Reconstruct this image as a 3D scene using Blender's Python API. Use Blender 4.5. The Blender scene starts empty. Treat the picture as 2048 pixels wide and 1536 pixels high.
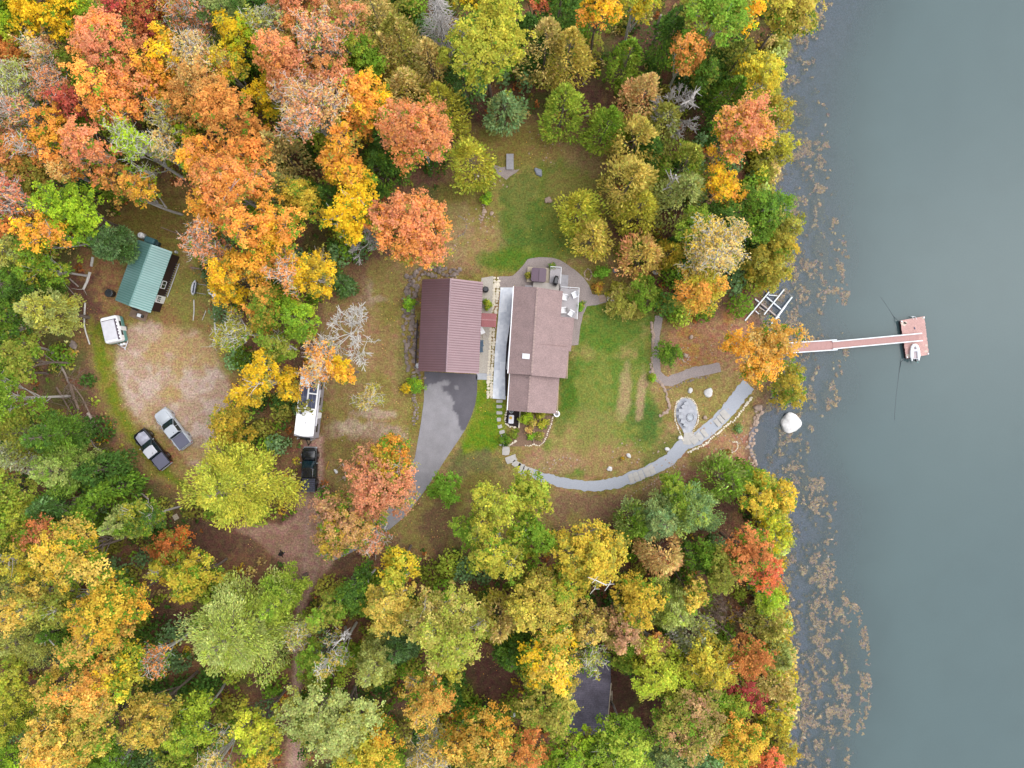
import bpy, bmesh, math, random
import numpy as np
from mathutils import Vector, Matrix
rnd = random.Random(7)
SC = bpy.context.scene
COL = SC.collection
S, H = 15.5, 90.0            # photo pixels per metre on the ground, height of the drone
KEXP = 2.0                   # how much brighter a lit level surface shows than its albedo
WATER = -1.0
# ------------------------------------------------------------------ helpers
def W(px, py, z=0.0):
    k = (H - z) / H / S
    return Vector(((px - 1024) * k, (768 - py) * k, z))
def lin(c):
    c = c / 255.0
    return c / 12.92 if c <= .04045 else ((c + .055) / 1.055) ** 2.4
def alb(r, g, b, k=1.0):
    return tuple(min(.9, lin(v) / KEXP * k) for v in (r, g, b))
def tag(o, label=None, cat=None, group=None, kind=None):
    if label: o['label'] = label
    if cat: o['category'] = cat
    if group: o['group'] = group
    if kind: o['kind'] = kind
    return o
def thing(name, label, cat, loc=(0, 0, 0), rz=0.0, group=None):
    o = bpy.data.objects.new(name, None); COL.objects.link(o)
    o.empty_display_size = .3
    o.location = loc; o.rotation_euler = (0, 0, rz)
    return tag(o, label, cat, group)
def copy_tree(o, parent=None):
    c = o.copy(); COL.objects.link(c)
    if parent: c.parent = parent
    for ch in o.children: copy_tree(ch, c)
    return c
# ------------------------------------------------------------------ materials
def nodes_of(name):
    m = bpy.data.materials.new(name); m.use_nodes = True
    nt = m.node_tree; nt.nodes.clear()
    out = nt.nodes.new('ShaderNodeOutputMaterial')
    return m, nt, out
def mat(name, rgb, rough=.7, metal=0.0, nscale=6.0, namt=.18, bump=0.0, n2=None, spec=.5, stretch=None, emit=None):
    """principled with procedural noise in its colour; rgb = how it shows in daylight (0-255)"""
    m, nt, out = nodes_of(name)
    N, L = nt.nodes.new, nt.links.new
    p = N('ShaderNodeBsdfPrincipled'); L(p.outputs[0], out.inputs[0])
    p.inputs['Roughness'].default_value = rough; p.inputs['Metallic'].default_value = metal
    p.inputs['Specular IOR Level'].default_value = spec
    tc = N('ShaderNodeTexCoord'); mp = N('ShaderNodeMapping'); L(tc.outputs['Object'], mp.inputs[0])
    if stretch: mp.inputs['Scale'].default_value = stretch
    base = alb(*rgb)
    last = None
    for sc_, am in ((nscale, namt),) + ((n2,) if n2 else ()):
        n = N('ShaderNodeTexNoise'); n.inputs['Scale'].default_value = sc_; n.inputs['Detail'].default_value = 3
        L(mp.outputs[0], n.inputs['Vector'])
        r = N('ShaderNodeMapRange'); r.inputs[1].default_value = .3; r.inputs[2].default_value = .7
        r.inputs[3].default_value = 1 - am; r.inputs[4].default_value = 1 + am
        L(n.outputs[0], r.inputs[0])
        mx = N('ShaderNodeVectorMath'); mx.operation = 'SCALE'
        if last is None: mx.inputs[0].default_value = base
        else: L(last, mx.inputs[0])
        L(r.outputs[0], mx.inputs['Scale']); last = mx.outputs[0]
        nn = n
    L(last, p.inputs['Base Color'])
    if bump:
        b = N('ShaderNodeBump'); b.inputs['Strength'].default_value = bump; b.inputs['Distance'].default_value = .05
        L(nn.outputs[0], b.inputs['Height']); L(b.outputs[0], p.inputs['Normal'])
    return m
def leaf_material(name, trans=.25):
    m, nt, out = nodes_of(name)
    N, L = nt.nodes.new, nt.links.new
    a = N('ShaderNodeAttribute'); a.attribute_name = 'col'
    p = N('ShaderNodeBsdfPrincipled'); p.inputs['Roughness'].default_value = .75; p.inputs['Specular IOR Level'].default_value = .15
    t = N('ShaderNodeBsdfTranslucent'); mx = N('ShaderNodeMixShader'); mx.inputs[0].default_value = trans
    L(a.outputs['Color'], p.inputs['Base Color']); L(a.outputs['Color'], t.inputs['Color'])
    L(p.outputs[0], mx.inputs[1]); L(t.outputs[0], mx.inputs[2]); L(mx.outputs[0], out.inputs[0])
    return m
# ------------------------------------------------------------------ mesh building
class MB:
    def __init__(s): s.v = []; s.f = []
    def add(s, vs, fs):
        o = len(s.v); s.v += [tuple(v) for v in vs]; s.f += [tuple(i + o for i in f) for f in fs]; return s
    def box(s, cx, cy, cz, sx, sy, sz, rz=0.0, M=None):
        x, y, z = sx / 2, sy / 2, sz / 2
        vs = [(-x,-y,-z),(x,-y,-z),(x,y,-z),(-x,y,-z),(-x,-y,z),(x,-y,z),(x,y,z),(-x,y,z)]
        c, n = math.cos(rz), math.sin(rz)
        vs = [Vector((a*c-b*n+cx, a*n+b*c+cy, d+cz)) for a, b, d in vs]
        if M: vs = [M @ v for v in vs]
        return s.add(vs, [(0,3,2,1),(4,5,6,7),(0,1,5,4),(1,2,6,5),(2,3,7,6),(3,0,4,7)])
    def tube(s, pts, rads, n=8, caps=True):
        pts = [Vector(p) for p in pts]
        if not isinstance(rads, (list, tuple)): rads = [rads] * len(pts)
        rings = []
        for i, p in enumerate(pts):
            d = (pts[min(i+1, len(pts)-1)] - pts[max(i-1, 0)]).normalized()
            u = d.cross(Vector((0, 0, 1)));  u = u.normalized() if u.length > .01 else Vector((1, 0, 0))
            w = d.cross(u)
            rings.append([p + (u*math.cos(2*math.pi*k/n) + w*math.sin(2*math.pi*k/n))*rads[i] for k in range(n)])
        return s.loft(rings, caps)
    def loft(s, rings, caps=True, closed=True):
        n = len(rings[0]); vs = [v for r in rings for v in r]; fs = []
        for i in range(len(rings)-1):
            for k in range(n if closed else n-1):
                a, b = i*n+k, i*n+(k+1) % n
                fs.append((a, b, b+n, a+n))
        if caps: fs += [tuple(range(n))[::-1], tuple(range((len(rings)-1)*n, len(rings)*n))]
        return s.add(vs, fs)
    def prism(s, poly, z0, z1):
        n = len(poly)
        g0 = z0 if callable(z0) else (lambda x, y: z0); g1 = z1 if callable(z1) else (lambda x, y: z1)
        vs = [(x, y, g0(x, y)) for x, y in poly] + [(x, y, g1(x, y)) for x, y in poly]
        fs = [tuple(range(n))[::-1], tuple(range(n, 2*n))] + [(i, (i+1) % n, n+(i+1) % n, n+i) for i in range(n)]
        return s.add(vs, fs)
    def quad(s, a, b, c, d): return s.add([a, b, c, d], [(0, 1, 2, 3)])
    def slab(s, a, b, c, d, th):
        """a sloping panel with thickness th below its upper face a-b-c-d"""
        u = [Vector(x) for x in (a, b, c, d)]; l = [x - Vector((0, 0, th)) for x in u]
        return s.add(u + l, [(0,1,2,3),(7,6,5,4),(0,4,5,1),(1,5,6,2),(2,6,7,3),(3,7,4,0)])
    def rock(s, c, r, seed=0, sub=2, flat=.62):
        bm = bmesh.new(); bmesh.ops.create_icosphere(bm, subdivisions=sub, radius=1)
        R = random.Random(seed); ph = [R.uniform(0, 6.3) for _ in range(9)]
        ang = R.uniform(0, 3.1); ca, sa = math.cos(ang), math.sin(ang)
        vs = []
        for v in bm.verts:
            x, y, z = v.co
            k = 1 + .14*math.sin(2.3*x+ph[0])*math.cos(2.1*y+ph[1]) + .10*math.sin(4.1*y+ph[2]+2*z) + .07*math.sin(5.3*x+3.1*z+ph[3])
            z = max(z, -.5); 
            if z > flat: z = flat + (z-flat)*.3
            X, Y = x*k*r[0], y*k*r[1]
            vs.append((c[0]+X*ca-Y*sa, c[1]+X*sa+Y*ca, c[2]+z*k*r[2]))
        s.add(vs, [tuple(v.index for v in f.verts) for f in bm.faces]); bm.free(); return s
    def build(s, name, m, parent=None, smooth=False, bevel=0.0, world=False, segs=2):
        me = bpy.data.meshes.new(name)
        vs = s.v
        if world and parent is not None:
            lx, ly, lz = parent.location; vs = [(x-lx, y-ly, z-lz) for x, y, z in vs]
        me.from_pydata(vs, [], s.f); me.update()
        bm = bmesh.new(); bm.from_mesh(me); bmesh.ops.recalc_face_normals(bm, faces=bm.faces); bm.to_mesh(me); bm.free()
        if isinstance(m, (list, tuple)):
            for q in m: me.materials.append(q)
        else: me.materials.append(m)
        if smooth: me.polygons.foreach_set('use_smooth', [True]*len(me.polygons))
        o = bpy.data.objects.new(name, me); COL.objects.link(o)
        if parent is not None: o.parent = parent
        if bevel:
            b = o.modifiers.new('edge', 'BEVEL'); b.width = bevel; b.segments = segs; b.limit_method = 'ANGLE'
        return o
def np_mesh(name, verts, quads, m, cols=None, parent=None, loc=None):
    me = bpy.data.meshes.new(name)
    nv, nf = len(verts), len(quads)
    me.vertices.add(nv); me.vertices.foreach_set('co', np.asarray(verts, np.float32).ravel())
    me.loops.add(nf*4); me.loops.foreach_set('vertex_index', np.asarray(quads, np.int32).ravel())
    me.polygons.add(nf); me.polygons.foreach_set('loop_start', np.arange(0, nf*4, 4, dtype=np.int32))
    me.update(calc_edges=True)
    if cols is not None:
        a = me.attributes.new('col', 'FLOAT_COLOR', 'FACE')
        c = np.ones((nf, 4), np.float32); c[:, :3] = cols
        a.data.foreach_set('color', c.ravel())
    me.materials.append(m)
    o = bpy.data.objects.new(name, me); COL.objects.link(o)
    if parent is not None: o.parent = parent
    if loc is not None: o.location = loc
    return o
# ------------------------------------------------------------------ numpy noise
def vnoise(x, y, seed):
    t = np.random.RandomState(seed).rand(256, 256)
    xi = np.floor(x).astype(int); yi = np.floor(y).astype(int)
    fx = x - xi; fy = y - yi; fx = fx*fx*(3-2*fx); fy = fy*fy*(3-2*fy)
    a = t[xi % 256, yi % 256]; b = t[(xi+1) % 256, yi % 256]; c = t[xi % 256, (yi+1) % 256]; d = t[(xi+1) % 256, (yi+1) % 256]
    return (a*(1-fx)+b*fx)*(1-fy) + (c*(1-fx)+d*fx)*fy
def fbm(x, y, seed, o=4):
    s = 0; w = 0; a = 1.0
    for i in range(o):
        s = s + a*vnoise(x*2**i+17.3*i, y*2**i+9.1*i, seed+i); w += a; a *= .55
    return s/w
def sstep(a, b, x):
    t = np.clip((x-a)/(b-a), 0, 1); return t*t*(3-2*t)
def poly_sd(px, py, poly):
    """signed distance in pixels, positive inside"""
    d = np.full(px.shape, 1e9); ins = np.zeros(px.shape, bool); n = len(poly)
    for i in range(n):
        x0, y0 = poly[i]; x1, y1 = poly[(i+1) % n]
        ex, ey = x1-x0, y1-y0
        t = np.clip(((px-x0)*ex+(py-y0)*ey)/(ex*ex+ey*ey+1e-9), 0, 1)
        d = np.minimum(d, (px-x0-t*ex)**2+(py-y0-t*ey)**2)
        c = ((y0 > py) != (y1 > py)) & (px < (x1-x0)*(py-y0)/(y1-y0+1e-12)+x0)
        ins ^= c
    d = np.sqrt(d); return np.where(ins, d, -d)
# ------------------------------------------------------------------ terrain height
SHORE = [(-400,1680),(-100,1640),(0,1605),(80,1572),(160,1545),(260,1535),(330,1538),(430,1552),(520,1556),(575,1535),(620,1522),(680,1538),
         (740,1556),(800,1545),(850,1515),(900,1506),(935,1518),(990,1552),(1080,1566),(1150,1545),(1200,1558),(1300,1572),(1400,1578),(1480,1560),(1560,1556),(1800,1570)]
_sy = np.array([p[0] for p in SHORE], float); _sx = np.array([p[1] for p in SHORE], float)
def gz(X, Y):
    X = np.asarray(X, float); Y = np.asarray(Y, float)
    py = 768 - Y*S
    xs = (np.interp(py, _sy, _sx) - 1024)/S
    d = X - xs
    t = np.clip((d+8.5)/8.5, 0, 1)
    z = WATER*t**1.6
    z = np.where(d > 0, WATER - .115*np.minimum(d, 8) - .36*np.clip(d-8, 0, 9), z)
    return z
def g1(x, y): return float(gz(x, y))
def P(px, py, dz=0.0):
    """point on the ground under a photo pixel"""
    v = W(px, py, 0); z = g1(v.x, v.y); v = W(px, py, z); v.z = g1(v.x, v.y) + dz; return v
SKY_STR, SKY_SAT, SUN_STR, EXPO = .15, .28, .75, 1.45
# ================================================================== THE SETTING
def axis(lo, hi, step, far):
    a = np.arange(lo, hi+1e-6, step); out = [];  x = hi; s = step
    while x < far: s *= 1.5; x += s; out.append(x)
    left = []; x = lo; s = step
    while x > -far: s *= 1.5; x -= s; left.append(x)
    return np.concatenate([np.array(left[::-1]), a, np.array(out)])
gxs = axis(-72, 50, .22, 700); gys = axis(-54, 54, .22, 700)
GX, GY = np.meshgrid(gxs, gys, indexing='ij')
GZ = gz(GX, GY)
PX = 1024 + GX*S*H/(H-GZ); PY = 768 - GY*S*H/(H-GZ)
n1 = fbm(PX/70, PY/70, 1); n2 = fbm(PX/22, PY/22, 5); n3 = fbm(PX/8, PY/8, 9, 3); n4 = fbm(PX/150, PY/150, 13, 3)
wob = (n2-.5)*46 + (n3-.5)*14
def A(r, g, b): return np.array(alb(r, g, b))
gc = np.zeros(GX.shape+(3,))
def lay(mask, c):
    global gc
    gc = gc*(1-mask[..., None]) + np.asarray(c)*mask[..., None]
def mixc(c0, c1, w): return np.asarray(c0)*(1-w[..., None]) + np.asarray(c1)*w[..., None]
def pm(poly, soft, amp=1.0): return sstep(-soft, soft, poly_sd(PX, PY, poly) + wob*amp)
def blob(cx, cy, rx, ry, amp=.5, rot=0.0):
    c, s = math.cos(rot), math.sin(rot); dx, dy = PX-cx, PY-cy
    d = np.hypot((dx*c+dy*s)/rx, (-dx*s+dy*c)/ry)
    return 1-sstep(.6, 1.25, d + (n2-.5)*amp*1.4 + (n3-.5)*amp*.7)
# forest floor
gc[:] = mixc(mixc(A(128,98,78), A(150,112,82), sstep(.35,.65,n2)), A(112,108,62), sstep(.52,.68,n1))
gc = mixc(gc, A(95,70,58), sstep(.55,.75,n3)*.6)
# yard clearing, dry grass
YARD = [(640,560),(760,530),(880,400),(905,300),(935,240),(1010,235),(1130,262),(1215,255),(1235,330),(1215,460),(1290,610),(1330,650),(1500,640),
        (1528,700),(1530,860),(1500,930),(1400,955),(1330,985),(1180,1050),(1090,1065),(1000,1085),(870,1095),(790,1095),(690,1010),(640,900),(640,700)]
dry = mixc(mixc(A(172,142,98), A(158,140,82), sstep(.35,.65,n2)), A(140,128,66), sstep(.45,.7,n1))
m_yard = pm(YARD, 26); lay(m_yard, dry)
# shed clearing
SHED = [(170,520),(230,450),(270,400),(330,370),(410,400),(420,470),(400,560),(430,640),(475,720),(490,800),(480,880),(420,960),(370,1010),(300,960),(230,860),(190,760),(150,640)]
m_shed = pm(SHED, 22); lay(m_shed, mixc(mixc(A(168,140,88), A(150,138,70), sstep(.35,.65,n2)), A(160,118,80), sstep(.5,.7,n1)))
lay(blob(310,440,75,60,1.0)*.8, A(128,112,58))
lay(blob(190,570,60,90,1.0)*.8, A(168,125,88))
# grass strips round the gravel yard
GSTRIP = [(175,650),(205,640),(225,700),(235,770),(262,840),(285,900),(340,935),(395,985),(410,1015),(370,990),(310,940),(255,880),(215,810),(185,720)]
m_strip = pm(GSTRIP, 9, .45)
lay(m_strip, mixc(A(128,140,42), A(160,140,70), sstep(.45,.75,n2)))
lay(blob(375,600,60,60,1)*.6, A(150,150,75)); lay(blob(430,690,40,70,1)*.6, A(170,160,90))
# lawns
LAWN_N = [(985,372),(1060,322),(1150,318),(1200,345),(1215,420),(1180,505),(1120,525),(1060,512),(1030,530),(1000,552),(955,556),(968,540),(1005,500),(1000,440)]
m_ln = pm(LAWN_N, 20, .8)
lay(m_ln, mixc(mixc(A(110,126,54), A(130,138,60), sstep(.4,.65,n2)), A(162,146,82), sstep(.47,.66,n1)))
lay(blob(1045,425,48,90,.8)*.6, A(88,118,48)); lay(blob(1030,520,75,24,.6)*.8, A(92,128,34)); lay(blob(1150,390,60,55,1)*.7, A(150,135,75))
lay(blob(1060,285,110,40,1)*.6, A(158,138,72)); lay(blob(1180,300,50,50,1)*.5, A(170,140,100))
LAWN_E = [(1166,640),(1185,615),(1240,606),(1300,618),(1308,700),(1300,780),(1330,850),(1300,900),(1240,940),(1120,960),(1080,940),(1085,880),(1118,830),(1140,760),(1150,690)]
m_le = pm(LAWN_E, 10, .35)
lay(m_le, mixc(mixc(A(112,136,54), A(134,142,66), sstep(.4,.65,n2)), A(166,148,90), sstep(.52,.68,n1)))
lay(blob(1225,655,85,60,.6)*.85, A(98,130,44)); lay(blob(1135,790,22,75,.7)*.85, A(84,118,36)); lay(blob(1120,850,16,40,.7)*.6, A(100,125,44))
lay(blob(1298,850,28,48,.9)*.8, A(84,112,50)); lay(blob(1262,830,12,40,.6)*.6, A(98,118,54))
lay(blob(1250,790,14,55,.8,.1)*.75, A(186,158,116)); lay(blob(1282,785,10,50,.8,.1)*.75, A(190,158,122))
lay(blob(1180,870,70,55,1.1)*.55, A(164,148,88)); lay(blob(1230,920,80,34,1)*.75, A(176,142,98)); lay(blob(1100,930,60,26,1)*.7, A(178,142,108))
lay(blob(1330,900,60,22,1,-.5)*.7, A(104,118,52)); lay(blob(1275,952,60,16,1,-.4)*.7, A(110,122,56))
LAWN_W = [(952,758),(984,758),(986,800),(1012,802),(1010,860),(1014,880),(985,905),(940,905),(905,940),(925,880),(948,820)]
m_lw = pm(LAWN_W, 7, .25)
lay(m_lw, mixc(A(112,142,34), A(140,146,52), sstep(.4,.7,n2)))
lay(blob(960,925,60,26,1)*.8, A(118,118,72))
# brown strip south of the path, leaf litter by the shore
lay(blob(1190,1010,120,28,.9)*.85, A(148,116,90)); lay(blob(890,1050,70,50,1)*.7, A(118,92,70))
LIT = [(1315,690),(1350,640),(1440,620),(1510,640),(1500,760),(1440,730),(1340,735)]
lay(pm(LIT, 16)*.85, mixc(A(176,130,98), A(182,132,78), sstep(.4,.7,n2)))
lay(blob(1420,790,75,34,1)*.6, A(168,150,88)); lay(blob(1450,900,70,45,1)*.75, A(178,132,102)); lay(blob(1440,835,40,30,.8)*.6, A(150,140,76))
lay(blob(1370,960,40,26,1)*.8, A(160,118,92))
# worn, sandy streaks
lay(blob(740,862,95,18,1.1,.12)*.85, A(206,184,158)); lay(blob(750,828,40,9,1)*.7, A(205,182,158)); lay(blob(665,862,22,16,1)*.7, A(196,170,145))
lay(blob(738,585,14,30,1.4)*.6, A(196,170,150)); lay(blob(722,600,16,12,1.4)*.6, A(200,176,158)); lay(blob(755,598,22,10,1.4)*.6, A(196,170,145))
lay(blob(700,640,50,70,1)*.5, A(172,134,100)); lay(blob(760,700,50,60,1)*.45, A(176,138,104)); lay(blob(700,575,45,50,1)*.6, A(140,108,78))
lay(blob(805,720,12,60,.8)*.5, A(134,136,72)); lay(blob(640,860,35,60,1)*.7, A(132,106,70))
lay(blob(745,905,70,55,1)*.6, A(146,110,80)); lay(blob(560,860,35,70,1)*.7, A(122,98,58))
lay(blob(905,460,40,60,1)*.4, A(172,150,110)); lay(blob(900,540,60,14,1)*.5, A(150,118,88))
# bare forest openings
for cx, cy, rx, ry in ((1320,80,60,60),(1165,175,36,60),(1425,235,40,50),(955,215,36,36),(1270,455,36,26),(990,1350,60,70),(1310,1410,30,70),(1240,1370,40,50),(330,1240,40,40),(420,1080,50,60),(160,600,50,60),(1440,1000,40,36),(1340,1090,30,60)):
    lay(blob(cx, cy, rx, ry, 1)*.85, mixc(A(118,84,72), A(96,72,60), sstep(.4,.7,n3)))
# gravel yard
GRAVEL = [(238,672),(262,652),(300,640),(330,652),(392,662),(432,700),(456,760),(468,810),(448,850),(440,900),(452,930),(420,945),(380,930),(360,905),(322,860),(270,842),(244,790),(232,730)]
m_gr = pm(GRAVEL, 10, .6)
lay(m_gr, mixc(mixc(A(196,172,156), A(180,152,126), sstep(.35,.6,n2)), A(178,148,96), sstep(.56,.7,n1)*.8))
lay(blob(345,680,80,26,1)*.4, A(182,150,108)); lay(blob(300,830,20,40,1,.6)*.5, A(170,140,90))
# dirt road
ROAD = [(608,868),(648,872),(646,940),(636,1000),(662,1080),(668,1130),(636,1160),(612,1200),(606,1300),(604,1420),(612,1640),(568,1640),(574,1500),(584,1380),(590,1260),(596,1190),(570,1130),(520,1085),(470,1060),(500,1040),(560,1050),(590,1030),(604,960)]
m_rd = pm(ROAD, 6, .35)
lay(m_rd, mixc(A(190,150,130), A(174,136,114), sstep(.4,.7,n2)))
for x0, x1 in ((616,592),(640,602)):
    cx = np.interp(PY, [880,1000,1130,1250,1640], [x0, x0, x0-6, x1, x1-6]); lay(np.exp(-((PX-cx)/5)**2)*m_rd*.5, A(196,166,148))
# shore: rocks, wet sand, lake bed
SXG = np.interp(PY, _sy, _sx)
dsh = PX - SXG
lay(sstep(-30, -6, dsh + wob*.5)*.8, A(128,104,86))
bed = mixc(mixc(A(140,142,168), A(152,150,170), sstep(.35,.65,n2)), A(128,122,140), sstep(.55,.75,n3))
lay(sstep(-4, 8, dsh), bed)
lay(blob(1528,880,22,60,.6)*.7, A(112,118,132))
gc = gc*((0.86+.28*n3)*1.22*(1+.25*m_gr))[..., None]
# small scale colour and relief live in the shader
def ground_material():
    m, nt, out = nodes_of('ground_cover'); N, L = nt.nodes.new, nt.links.new
    a = N('ShaderNodeAttribute'); a.attribute_name = 'col'
    tc = N('ShaderNodeTexCoord'); p = N('ShaderNodeBsdfPrincipled'); p.inputs['Roughness'].default_value = .95; p.inputs['Specular IOR Level'].default_value = .1
    last = a.outputs['Color']
    for sc_, am, lo, hi in ((4.5, .30, .32, .68), (11.0, .28, .3, .7)):
        n = N('ShaderNodeTexNoise'); n.inputs['Scale'].default_value = sc_; n.inputs['Detail'].default_value = 2; L(tc.outputs['Object'], n.inputs['Vector'])
        r = N('ShaderNodeMapRange'); r.inputs[1].default_value = lo; r.inputs[2].default_value = hi; r.inputs[3].default_value = 1-am; r.inputs[4].default_value = 1+am
        L(n.outputs[0], r.inputs[0])
        mx = N('ShaderNodeVectorMath'); mx.operation = 'SCALE'; L(last, mx.inputs[0]); L(r.outputs[0], mx.inputs['Scale']); last = mx.outputs[0]
    # hue drift between warm and green
    n = N('ShaderNodeTexNoise'); n.inputs['Scale'].default_value = 1.7; n.inputs['Detail'].default_value = 4; L(tc.outputs['Object'], n.inputs['Vector'])
    r = N('ShaderNodeMapRange'); r.inputs[1].default_value = .35; r.inputs[2].default_value = .65; r.inputs[3].default_value = .47; r.inputs[4].default_value = .53
    L(n.outputs[0], r.inputs[0]); hs = N('ShaderNodeHueSaturation'); L(r.outputs[0], hs.inputs['Hue']); L(last, hs.inputs['Color'])
    L(hs.outputs[0], p.inputs['Base Color'])
    b = N('ShaderNodeBump'); b.inputs['Strength'].default_value = .6; b.inputs['Distance'].default_value = .12
    n = N('ShaderNodeTexNoise'); n.inputs['Scale'].default_value = 5; n.inputs['Detail'].default_value = 3; L(tc.outputs['Object'], n.inputs['Vector'])
    L(n.outputs[0], b.inputs['Height']); L(b.outputs[0], p.inputs['Normal']); L(p.outputs[0], out.inputs[0])
    return m
M_GROUND = ground_material()
nx, ny = GX.shape
idx = np.arange(nx*ny).reshape(nx, ny)
Q = np.stack([idx[:-1,:-1], idx[1:,:-1], idx[1:,1:], idx[:-1,1:]], -1).reshape(-1, 4)
fm = lambda a: ((a[:-1,:-1]+a[1:,1:])/2).ravel()
zone = np.zeros(len(Q), int)
zone[(fm(m_ln) > .5) | (fm(m_le) > .5) | (fm(m_lw) > .5)] = 1
zone[fm(m_gr) > .5] = 2
zone[fm(m_rd) > .5] = 3
zone[fm(dsh) > 0] = 4
allv = np.stack([GX, GY, GZ], -1).reshape(-1, 3)
vc = gc.reshape(-1, 3)
for z, nm in enumerate(('ground', 'lawn', 'gravel_yard', 'dirt_road', 'lake_bed')):
    q = Q[zone == z]
    u, inv = np.unique(q, return_inverse=True)
    me = bpy.data.meshes.new(nm); nf = len(q)
    me.vertices.add(len(u)); me.vertices.foreach_set('co', allv[u].astype(np.float32).ravel())
    me.loops.add(nf*4); me.loops.foreach_set('vertex_index', inv.astype(np.int32).ravel())
    me.polygons.add(nf); me.polygons.foreach_set('loop_start', np.arange(0, nf*4, 4, dtype=np.int32)); me.update(calc_edges=True)
    me.polygons.foreach_set('use_smooth', np.ones(nf, bool))
    at = me.attributes.new('col', 'FLOAT_COLOR', 'POINT'); c = np.ones((len(u), 4), np.float32); c[:, :3] = vc[u]
    at.data.foreach_set('color', c.ravel()); me.materials.append(M_GROUND)
    o = bpy.data.objects.new(nm, me); COL.objects.link(o); tag(o, kind='structure')
# ---- lake water: clear at the edge, murky with depth
def water_material():
    m, nt, out = nodes_of('lake_water'); N, L = nt.nodes.new, nt.links.new
    a = N('ShaderNodeAttribute'); a.attribute_name = 'murk'
    tc = N('ShaderNodeTexCoord')
    df = N('ShaderNodeBsdfDiffuse'); df.inputs['Color'].default_value = (*alb(126,150,156), 1)
    n0 = N('ShaderNodeTexNoise'); n0.inputs['Scale'].default_value = .05; n0.inputs['Detail'].default_value = 4; L(tc.outputs['Object'], n0.inputs['Vector'])
    mc = N('ShaderNodeMix'); mc.data_type = 'RGBA'; L(n0.outputs[0], mc.inputs[0])
    mc.inputs[6].default_value = (*alb(92,115,118), 1); mc.inputs[7].default_value = (*alb(99,121,122), 1); L(mc.outputs[2], df.inputs['Color'])
    tr = N('ShaderNodeBsdfTransparent'); tr.inputs['Color'].default_value = (.88, .92, .97, 1)
    mx = N('ShaderNodeMixShader'); L(a.outputs['Fac'], mx.inputs[0]); L(tr.outputs[0], mx.inputs[1]); L(df.outputs[0], mx.inputs[2])
    gl = N('ShaderNodeBsdfGlossy'); gl.inputs['Roughness'].default_value = .05
    fr = N('ShaderNodeFresnel'); fr.inputs['IOR'].default_value = 1.33
    n = N('ShaderNodeTexNoise'); n.inputs['Scale'].default_value = 2.6; n.inputs['Detail'].default_value = 3; L(tc.outputs['Object'], n.inputs['Vector'])
    b = N('ShaderNodeBump'); b.inputs['Strength'].default_value = .12; b.inputs['Distance'].default_value = .05; L(n.outputs[0], b.inputs['Height'])
    n3_ = N('ShaderNodeTexNoise'); n3_.inputs['Scale'].default_value = 5.0; n3_.inputs['Detail'].default_value = 2; L(tc.outputs['Object'], n3_.inputs['Vector'])
    ma = N('ShaderNodeMath'); ma.operation = 'MULTIPLY_ADD'; ma.inputs[1].default_value = .9; L(n3_.outputs[0], ma.inputs[0]); ms = N('ShaderNodeMath'); ms.operation = 'SUBTRACT'; ms.inputs[1].default_value = .45; L(n0.outputs[0], ms.inputs[0]); L(ms.outputs[0], ma.inputs[2]); L(ma.outputs[0], mc.inputs[0])
    L(b.outputs[0], gl.inputs['Normal']); L(b.outputs[0], fr.inputs['Normal']); L(b.outputs[0], df.inputs['Normal'])
    m2 = N('ShaderNodeMixShader'); L(fr.outputs[0], m2.inputs[0]); L(mx.outputs[0], m2.inputs[1]); L(gl.outputs[0], m2.inputs[2]); L(m2.outputs[0], out.inputs[0])
    return m
wx = axis(26, 70, .5, 700); wx = wx[wx > 20]; wy = axis(-54, 54, .5, 700)
WX, WY = np.meshgrid(wx, wy, indexing='ij')
dep = np.clip(WATER - gz(WX, WY), 0, 9)
murk = 1-np.exp(-.62*dep*(.75+.5*fbm(WX/3, WY/3, 71))) 
murk = np.clip(.26 + .78*murk, 0, 1)
idx = np.arange(WX.size).reshape(WX.shape)
Qw = np.stack([idx[:-1,:-1], idx[1:,:-1], idx[1:,1:], idx[:-1,1:]], -1).reshape(-1, 4)
wo = np_mesh('lake_water', np.stack([WX, WY, np.full(WX.shape, WATER)], -1).reshape(-1, 3), Qw, water_material())
at = wo.data.attributes.new('murk', 'FLOAT', 'POINT'); at.data.foreach_set('value', murk.ravel().astype(np.float32)); tag(wo, kind='structure')
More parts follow.
